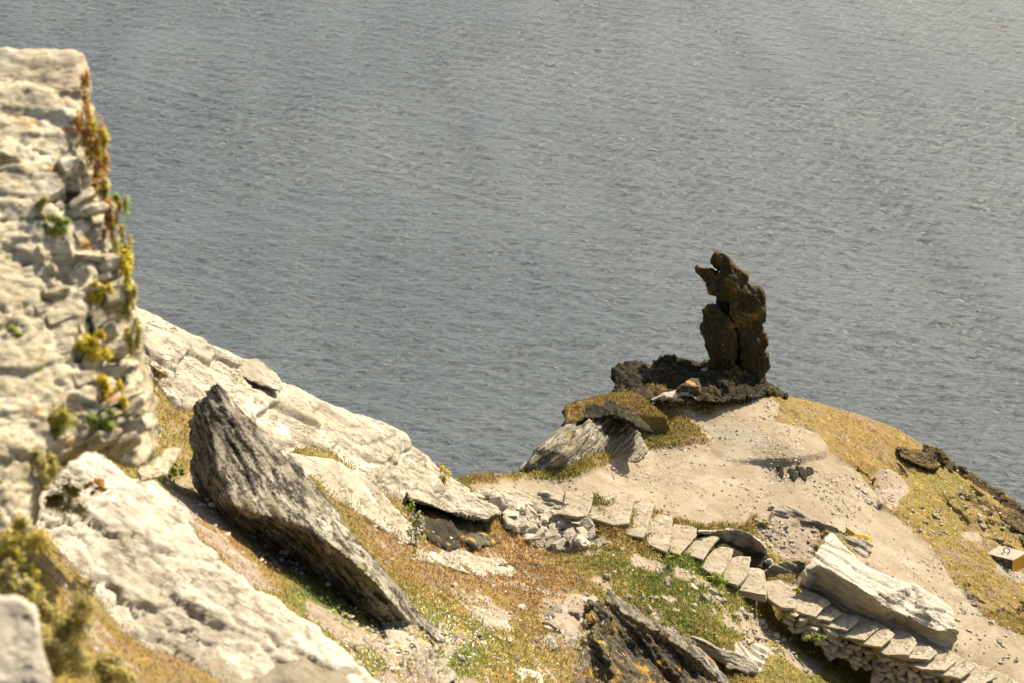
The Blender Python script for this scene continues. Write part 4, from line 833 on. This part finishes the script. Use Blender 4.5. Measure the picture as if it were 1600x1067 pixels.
# ------------------------------------------------------------------ loose stones
SM = []
for k in range(7):
    r = np.random.default_rng(300+k); v, f = stonegeo(np.zeros(3), (np.array([1.,0,0]), np.array([0,1.,0]), np.array([0,0,1.])), 1, r.uniform(.55,.8), r.uniform(.25,.5), r)
    v, q = voxel(v, f, .07, 2); v = roughen(v, q, amp=.05, scale=.5, strat=(.1,.1,1), lam=.12, samp=.03, fine=.02, fs=.15, seed=k)
    for nm in ('pale', 'grey'):
        me = new_mesh('stone', v, q); me.materials.append(M('pale_rock' if nm == 'pale' else 'streaked_rock')); SM.append((nm, me))
zones = [  # polygon, count, size range, where
 ([(1080,900),(1180,960),(1280,1040),(1240,1060),(1140,1000),(1060,940)], 22, (.10,.32), 'in the turf between the steps and the lichen crag', 'slope stones below the steps'),
 ([(900,900),(1060,880),(1120,960),(1000,960)], 14, (.08,.25), 'in the turf above the lichen crag', 'slope stones above the lichen crag'),
 ([(845,925),(925,925),(945,985),(890,1005),(840,985)], 16, (.12,.34), 'in the pebbly orange patch left of the lichen crag', 'stones of the pebbly patch'),
 ([(690,900),(830,920),(850,1050),(740,1050),(640,960)], 16, (.08,.24), 'in the heath right of the leaning slab', 'stones in the heath'),
 ([(1395,775),(1480,780),(1520,830),(1440,840)], 12, (.08,.22), 'in the ochre turf above the path on the right slope', 'stones on the right slope'),
 ([(1330,745),(1365,750),(1380,800),(1350,790)], 9, (.10,.26), 'at the path edge near the bank of the right slope', 'stones at the bank of the path'),
 ([(1490,735),(1540,790),(1600,850),(1560,850),(1500,810)], 12, (.10,.30), 'above the concrete block on the right slope', 'stones above the concrete block'),
 ([(1500,900),(1590,1010),(1590,1060),(1480,960)], 20, (.07,.20), 'on the stony right margin of the path', 'stones on the path margin'),
 ([(1190,800),(1290,835),(1260,870),(1200,850),(1170,815)], 16, (.08,.22), 'on the rubbly ground between the flat slabs', 'rubble between the slabs'),
 ([(1000,700),(1300,740),(1400,850),(1340,800),(1100,790),(960,760)], 22, (.05,.13), 'scattered on the pale earth of the path', 'small stones on the path'),
 ([(880,825),(930,820),(960,850),(900,860)], 8, (.1,.24), 'at the foot of the rubble wall', 'stones under the rubble wall'),
 ([(1060,640),(1200,640),(1290,690),(1200,690)], 10, (.05,.12), 'on the upper path in front of the pillar', 'small stones near the pillar')]
rz = random.Random(9)
for poly, n, (a, b), where, grp in zones:
    n = int(n*1.5)
    xs = [p[0] for p in poly]; ys = [p[1] for p in poly]; got = []
    while len(got) < n:
        x, y = rz.uniform(min(xs), max(xs)), rz.uniform(min(ys), max(ys))
        if pip(np.array([x]), np.array([y]), poly)[0]: got.append((x, y))
    g = ground([p[0] for p in got], [p[1] for p in got])
    for pnt in g:
        nm, me = rz.choice(SM); o = bpy.data.objects.new('loose_stone', me); s = rz.uniform(a, b)*rz.uniform(.7,1)
        o.location = pnt + np.array([0,0,s*.08]); o.scale = (s*1.3, s*1.3, s*1.3); o.rotation_euler = (rz.gauss(0,.25), rz.gauss(0,.25)+.1, rz.uniform(0,6.28)); C.objects.link(o)
        tag(o, f'{"small pale" if nm == "pale" else "small grey"} loose stone {where}', 'stone', grp)
# fine gravel of the path and the bare patches: one mass nobody could count
def gravel(n=10000):
    r = np.random.default_rng(77); soil = np.clip(TS,0,1)
    c = (TX[0] > -20) & (TX[0] < 1620); cols = np.nonzero(c)[0]; rows = np.arange(2, int(TY.shape[0]*.83))
    w = soil[np.ix_(rows, cols)]**2 * (1-TPATH[np.ix_(rows, cols)]*.75) + .03
    dist = np.linalg.norm(TP[np.ix_(rows, cols)]-CAM, axis=-1); w = w*(dist > 22)*(dist/50)**2*(.1+sstep(-.1,.5,fbm(TP[np.ix_(rows, cols)].reshape(-1,3)/1.3,4,55,.6).reshape(w.shape)))
    pk = r.choice(w.size, n, p=(w/w.sum()).ravel()); ri, ci = np.unravel_index(pk, w.shape); pos = TP[rows[ri], cols[ci]] + r.normal(0,.09,(n,3))*np.array([1,1,0])
    s = .018+.05*r.random(n)**3.5
    base = np.array([[1,0,0],[-.3,.9,0],[-.8,-.5,.1],[.3,-.8,0],[.1,.1,.7]])*1.0
    a = r.random(n)*6.283; ca, sa = np.cos(a), np.sin(a)
    v = np.empty((n,5,3)); jit = 1+r.normal(0,.25,(n,5,1)); b = base[None]*jit
    v[...,0] = b[...,0]*ca[:,None]-b[...,1]*sa[:,None]; v[...,1] = b[...,0]*sa[:,None]+b[...,1]*ca[:,None]; v[...,2] = b[...,2]
    v = v*s[:,None,None]+pos[:,None]
    f = np.array([[0,1,4],[1,2,4],[2,3,4],[3,0,4]]); fc = (f[None]+5*np.arange(n)[:,None,None]).reshape(-1,3)
    me = new_mesh('gravel', v.reshape(-1,3), fc, smooth=False)
    t = r.random(n)[:,None]; col = np.array([.42,.36,.27])*(1-t)+np.array([.27,.225,.165])*t; col = np.where(r.random(n)[:,None] < .06, np.array([.44,.40,.33]), col)*.85
    cattr(me, 'col', np.repeat(col,5,0))
    tt = NT('gravel'); m = tt.bsdf(tt.attr('col').outputs['Color'], .9)
    obj('gravel', me, m, kind='stuff')
gravel()
# ------------------------------------------------------------------ grass, heath and flowers
tl = NT('leaf'); lc = tl.attr('col').outputs['Color']; lm = tl.bsdf(lc, .75, spec=.15)
_b = [x for x in tl.t.nodes if x.type == 'BSDF_PRINCIPLED'][0]; _tr = tl.n('ShaderNodeBsdfTranslucent'); tl.t.links.new(lc, _tr.inputs[0])
_mx = tl.n('ShaderNodeMixShader', i0=.4); tl.t.links.new(_b.outputs[0], _mx.inputs[1]); tl.t.links.new(_tr.outputs[0], _mx.inputs[2]); tl.t.links.new(_mx.outputs[0], tl.out.inputs[0])

PAL = np.array([(.25,.145,.06),(.275,.185,.065),(.26,.205,.062),(.20,.205,.052),(.13,.18,.042)])
def palette(h, r):
    h = np.clip(h + r.normal(0,.10,len(h)), 0, .999)*4; i = h.astype(int); t = (h-i)[:,None]
    c = PAL[i]*(1-t)+PAL[np.minimum(i+1,4)]*t
    return c*(1+r.normal(0,.12,len(h)))[:,None].clip(.5,1.6)
def blades(name, pos, hgt, wid, col, r, lean=.5, kind='stuff', per=1):
    n = len(pos); a = r.random(n)*6.283; d = np.stack([np.cos(a), np.sin(a), 0*a], 1); b = r.random(n)*6.283
    ln = np.stack([np.cos(b), np.sin(b), 0*b], 1)*(lean*r.random(n))[:,None]
    tip = pos + (np.array([0,0,1.])+ln)*hgt[:,None]; mid = pos + (np.array([0,0,.55])+ln*.35)*hgt[:,None]
    v = np.stack([pos-d*wid[:,None]*.5, pos+d*wid[:,None]*.5, mid+d*wid[:,None]*.45, tip, mid-d*wid[:,None]*.45], 1).reshape(-1,3)
    f = np.array([[0,1,2,4],[4,2,3,3]]); k = 5*np.arange(n)[:,None]
    f1 = (np.array([0,1,2])[None]+k); f2 = (np.array([0,2,4])[None]+k); f3 = (np.array([4,2,3])[None]+k)
    me = new_mesh(name, v, np.concatenate([f1,f2,f3]), smooth=False); cattr(me, 'col', np.repeat(col.clip(.01,.8),5,0))
    return obj(name, me, lm, kind=kind)
def grass(n=170000):
    r = np.random.default_rng(5); c = (TX[0] > -30) & (TX[0] < 1630); cols = np.nonzero(c)[0]; rows = np.arange(1, int(TY.shape[0]*.84))
    ix = np.ix_(rows, cols); pt = TP[ix]; veg = (1-TS[ix])*(1-TR[ix])
    fl = pt.reshape(-1,3); cl = fbm(fl/.35, 3, 401, .6, ridged=True).reshape(veg.shape)
    dist = np.linalg.norm(pt-CAM, axis=-1); w = sstep(.35,.9,veg)*(.25+sstep(-.3,.5,cl))*(dist/50)**1.0*np.where((TX[ix] > 1200)&(TY[ix] < 960), .22, 1)
    pk = r.choice(w.size, n, p=(w/w.sum()).ravel()); ri, ci = np.unravel_index(pk, w.shape)
    pos = pt[ri,ci] + r.normal(0,.05,(n,3))*np.array([1,1,0]); pos[:,2] -= .01
    D = dist[ri,ci]; s = np.clip(D/50,.35,1.1); hue = TH[ix][ri,ci]; X = TX[ix][ri,ci]
    rightslope = (X > 1180)
    h = s*(.05+.07*r.random(n))*np.where(rightslope,.4,.8)*(.75+.5*hue); wd = s*(.018+.022*r.random(n))
    col = palette(hue+.2*cl[ri,ci]*.5, r); dry = r.random(n) < .05; col[dry] = np.array([.40,.33,.18])
    blades('grass', pos, h, wd, col, r, lean=.9)
    # small flowers: white campion and yellow daisies as heads of 5 petals in loose drifts
    drifts = [(690,1000,45,25,1300,.62),(620,1040,60,25,900,.7),(800,1030,60,40,500,.5),(560,960,30,15,150,.4),(650,815,14,22,260,.95),(30,900,50,60,240,.3),(120,1000,60,50,200,.2),(1200,985,60,30,120,.3),(1060,905,60,25,90,.2),(960,880,50,20,60,.2),(1480,820,60,40,160,.6),(1300,690,60,20,80,.5)]
    PX_, PY_, T = [], [], []
    for x, y, sx, sy, k, wf in drifts:
        k = int(k*.55); PX_.append(r.normal(x,sx,k)); PY_.append(r.normal(y,sy,k)); T.append(r.random(k) < wf)
    px, py, wt = np.concatenate(PX_), np.concatenate(PY_), np.concatenate(T)
    g = ground(px, py); D = np.linalg.norm(g-CAM,axis=1); sz = np.clip(D/50,.4,1.0)*(.018+.014*r.random(len(g))); g = g+np.array([0,0,1.])*(.05+.06*r.random(len(g)))[:,None]
    n6 = 7; ang = np.arange(6)/6*6.283; V = np.empty((len(g),7,3)); tilt = r.normal(0,.5,(len(g),2)); V[:,0] = g
    for i in range(6):
        cx, sy_ = math.cos(ang[i]), math.sin(ang[i]); V[:,i+1] = g+np.stack([cx*sz, sy_*sz, (cx*tilt[:,0]+sy_*tilt[:,1])*sz+.3*sz],1)
    f = np.array([[0,i+1,(i+1)%6+1] for i in range(6)]); fc = (f[None]+7*np.arange(len(g))[:,None,None]).reshape(-1,3)
    me = new_mesh('wild_flowers', V.reshape(-1,3), fc, smooth=False)
    col = np.where(wt[:,None], np.array([.72,.68,.58]), np.array([.62,.40,.03])); cattr(me, 'col', np.repeat(col,7,0))
    obj('wild_flowers', me, lm, kind='stuff')
grass()
def hump_grass(n=9000):
    r = np.random.default_rng(8); v, q = HUMP; nn = vnormals(v, q); ok = np.nonzero(nn[:,2] > .45)[0]; p = v[r.choice(ok, n)] + r.normal(0,.015,(n,3))
    blades('grass', p, .03+.04*r.random(n), .02+.015*r.random(n), palette(.42+.3*fbm(p/.8,3,9), r), r, lean=.9)
hump_grass()
# ------------------------------------------------------------------ clumps growing on the rock wall and in the cracks (each a plant of its own)
mw = onp((.5,-.55,.65), 100, 450, 13.5)
def clump(x, y, d, rx, ry, col, n, leaf, label, cat='plant', name='cliff_plant', flowers=None, seed=0, depth=.5, grp=None):
    r = np.random.default_rng(seed+500); c = P(x, y, np.float64(d)); k = d/F
    u = r.normal(0,1,(n,3)); u /= np.linalg.norm(u,axis=1,keepdims=True); rad = r.random(n)[:,None]**.6
    m_ = 9; sc0 = r.normal(0,.48,(m_,3)); sr = r.uniform(.18,.55,m_); pk = r.integers(0,m_,n)
    q = sc0[pk] + u*rad*sr[pk][:,None] + r.normal(0,.06,(n,3)); q[:,2] -= .25*np.abs(q[:,0])*r.random(n)
    pos = c + np.outer(q[:,0]*rx*k, RT) + np.outer(q[:,2]*ry*k, UP) - np.outer((q[:,1]*.6+.1)*depth*max(rx,ry)*k, FW)
    # leaves: small pointed quads facing outward and up
    nrm = u + np.array([.2,-.2,.9]) + r.normal(0,.5,(n,3)); nrm /= np.linalg.norm(nrm,axis=1,keepdims=True)
    t = np.cross(nrm, r.normal(0,1,(n,3))); t /= np.linalg.norm(t,axis=1,keepdims=True); b = np.cross(nrm, t)
    s = (leaf*(.6+.8*r.random(n)))[:,None]
    V = np.stack([pos-t*s, pos+b*s*.45+nrm*s*.15, pos+t*s, pos-b*s*.45+nrm*s*.15], 1).reshape(-1,3)
    fc = np.array([0,1,2,3])[None]+4*np.arange(n)[:,None]
    cc = np.array(col)[r.integers(0,len(col),n)]*(1+r.normal(0,.2,n))[:,None].clip(.5,1.5)
    e = empty(name, c-UP*ry*k, label, cat, grp)
    me = new_mesh('foliage', V, fc, smooth=False); cattr(me, 'col', np.repeat(cc.clip(.01,.8),4,0)); obj('foliage', me, lm, parent=e)
    # stems from the root to the leaves
    ns = min(n//8, 40); root = c - UP*ry*k*.8 + FW*.08; sv, sf = [], []
    for i in range(ns):
        a = root + r.normal(0,.02,3); z = pos[r.integers(0,n)]; o = len(sv); w = RT*leaf*.12
        sv += [a-w, a+w, z+w*.5, z-w*.5, a-w+FW*leaf*.2, z+FW*leaf*.15]; sf += [(o,o+1,o+2,o+3),(o+4,o,o+3,o+5),(o+1,o+4,o+5,o+2)]
    me = new_mesh('stem', sv, sf, smooth=False); cattr(me, 'col', np.tile([.10,.08,.03],(len(sv),1))); obj('stem', me, lm, parent=e)
    if flowers:
        fcx, nf = flowers; fr = np.random.default_rng(seed+900); w = fr.normal(0,1,(nf,3)); w /= np.linalg.norm(w,axis=1,keepdims=True)
        fp = c + np.outer(w[:,0]*rx*k*1.02, RT)+np.outer(w[:,2]*ry*k*1.05, UP)-np.outer(np.abs(w[:,1])*.75*depth*max(rx,ry)*k, FW)
        fs = leaf*.55; V = np.empty((nf,7,3)); V[:,0] = fp-FW*fs*.3
        for i in range(6):
            V[:,i+1] = fp+RT*math.cos(i/6*6.283)*fs+UP*math.sin(i/6*6.283)*fs+fr.normal(0,fs*.15,(nf,3))
        f = np.array([[0,i+1,(i+1)%6+1] for i in range(6)]); fc = (f[None]+7*np.arange(nf)[:,None,None]).reshape(-1,3)
        me = new_mesh('blossoms', V.reshape(-1,3), fc, smooth=False); cattr(me, 'col', np.tile(fcx,(nf*7,1))); obj('blossoms', me, lm, parent=e)
YG = [(.60,.50,.05),(.46,.45,.06),(.66,.48,.05)]; GR = [(.30,.36,.08),(.38,.40,.09),(.24,.30,.06)]; OB = [(.52,.29,.07),(.42,.27,.09),(.56,.36,.09)]; OL = [(.44,.39,.13),(.38,.35,.12),(.50,.41,.15)]
YF = ((.62,.36,.02)); WF = (.70,.66,.56)
edge = [(137,165,9,26,OB,None,'orange-brown moss tuft at the top of the rock wall edge, under the capstone'),(142,210,15,32,OB,None,'orange-brown hanging tuft, second from the top of the rock wall edge'),
        (153,232,14,24,YG,(YF,14),'bright yellow plant on the upper rock wall edge against the sea'),(160,275,13,28,OB,None,'rusty tuft just under the bright yellow plant on the wall edge'),
        (176,310,17,20,GR,None,'dark green clump on the wall edge against the sea'),(176,345,12,24,OB,None,'rusty tuft below the dark green clump on the wall edge'),
        (190,375,12,24,OL,None,'olive tuft halfway down the wall edge'),(200,425,18,34,YG,(YF,26),'biggest yellow flowering plant on the wall edge against the sea'),
        (200,470,13,22,OL,None,'dull olive cushion below the biggest yellow flowering plant'),(208,525,15,24,OL,None,'olive cushion at the wall edge where the bedrock ridge begins')]
for k, (x, y, rx, ry, col, fl, lab) in enumerate(edge): clump(x-2, y, mw(x,y)[2]-.08, rx*1.15, ry*1.6, col, 950, .014, lab, flowers=fl, seed=k, grp='plants along the edge of the rock wall')
face = [(95,355,22,18,GR,None,'green tuft on the upper face of the rock wall beside the yellowish stain'),(155,455,20,22,YG,(YF,16),'yellow-flowered plant in a dark hole of the rock wall'),(138,540,34,26,YG,(YF,30),'wide yellow plant in the middle of the rock wall face'),
        (160,612,20,28,YG,(YF,10),'yellow-green plant low on the rock wall face'),(160,662,22,20,GR,None,'dark green plant at the bottom of the rock wall face'),(85,660,48,46,GR+OL+YG,(YF,46),'large green patch with orange flowers at the foot of the rock wall'),
        (62,725,30,40,OL,(YF,14),'olive plant hanging below the large green patch'),(20,520,20,12,GR,None,'small green tuft at the far left of the rock wall'),(62,325,14,18,OL,None,'olive stain-like cushion high on the rock wall'),
        (30,870,58,50,OL+YG,(YF,40),'green and orange flowering patch above the blurred corner boulder'),(18,905,24,30,OL,(WF,26),'white-flowered clump above the blurred corner boulder'),(70,945,34,26,OL,(YF,18),'orange-flowered fringe at the left rim of the whitish sheet'),
        (110,1010,60,58,OL,(YF,22),'olive turf tuft right of the blurred corner boulder'),(160,1050,50,34,OL,(YF,14),'olive turf tuft at the bottom edge under the whitish sheet'),(155,755,20,14,OB,None,'small rusty cushion on top of the whitish sheet'),
        (100,775,50,34,OL,None,'dull olive and brown turf between the rock wall and the whitish sheet')]
for k, (x, y, rx, ry, col, fl, lab) in enumerate(face):
    d = mw(x,y)[2]-.16 if y < 760 else {870:11.6,905:11.0,945:12.5,1010:11.8,1050:12.2,755:17.2,775:14.6}[y]
    if (x, y) == (155,755): d = 17.2
    clump(x, y, d, rx, ry, col, int(350+rx*ry*.8), .014, lab, flowers=fl, seed=40+k, grp='plants on and below the rock wall')
far = [(692,742,12,20,YG,(YF,10),46.2,'yellow flowering plant on the ridge skyline above the saddle',.05),(650,822,14,26,GR,(WF,60),38.3,'pink-white flowering clump beside the dark hollow',.045),
       (1272,995,16,8,GR,None,50.2,'bright green tussock at the foot of the lower dry stone wall',.05),(1225,955,14,12,OL,None,50.3,'olive tussock beside the top of the dry stone wall',.05),(1192,815,10,4,GR,None,54,'small green tussock under the dark end of the flat slab',.05),
       (1120,908,22,9,GR,None,49.9,'bright green cushion beside the middle steps',.05),(268,735,15,10,GR,None,28,'bright green tuft in the gap behind the leaning slab',.03),
       (935,640+190,8,4,OB,None,51,'small rusty tuft at the edge of the stair head',.04),(1050,870,12,5,GR,None,50,'small green tuft under the outer edge of the middle steps',.05),(1247,923,4,4,YG,(YF,6),50.6,'tiny yellow flower tuft in the crack beside the thick-fronted step',.04)]
for k, (x, y, rx, ry, col, fl, d, lab, lf) in enumerate(far):
    g = ground([x],[y+ry])[0]; dd = min(d, float((g-CAM)@FW)) if k not in (0,) else d
    clump(x, y, dd-.1, rx, ry, col, 260, lf*.8, lab, flowers=fl, seed=80+k, name='tussock')
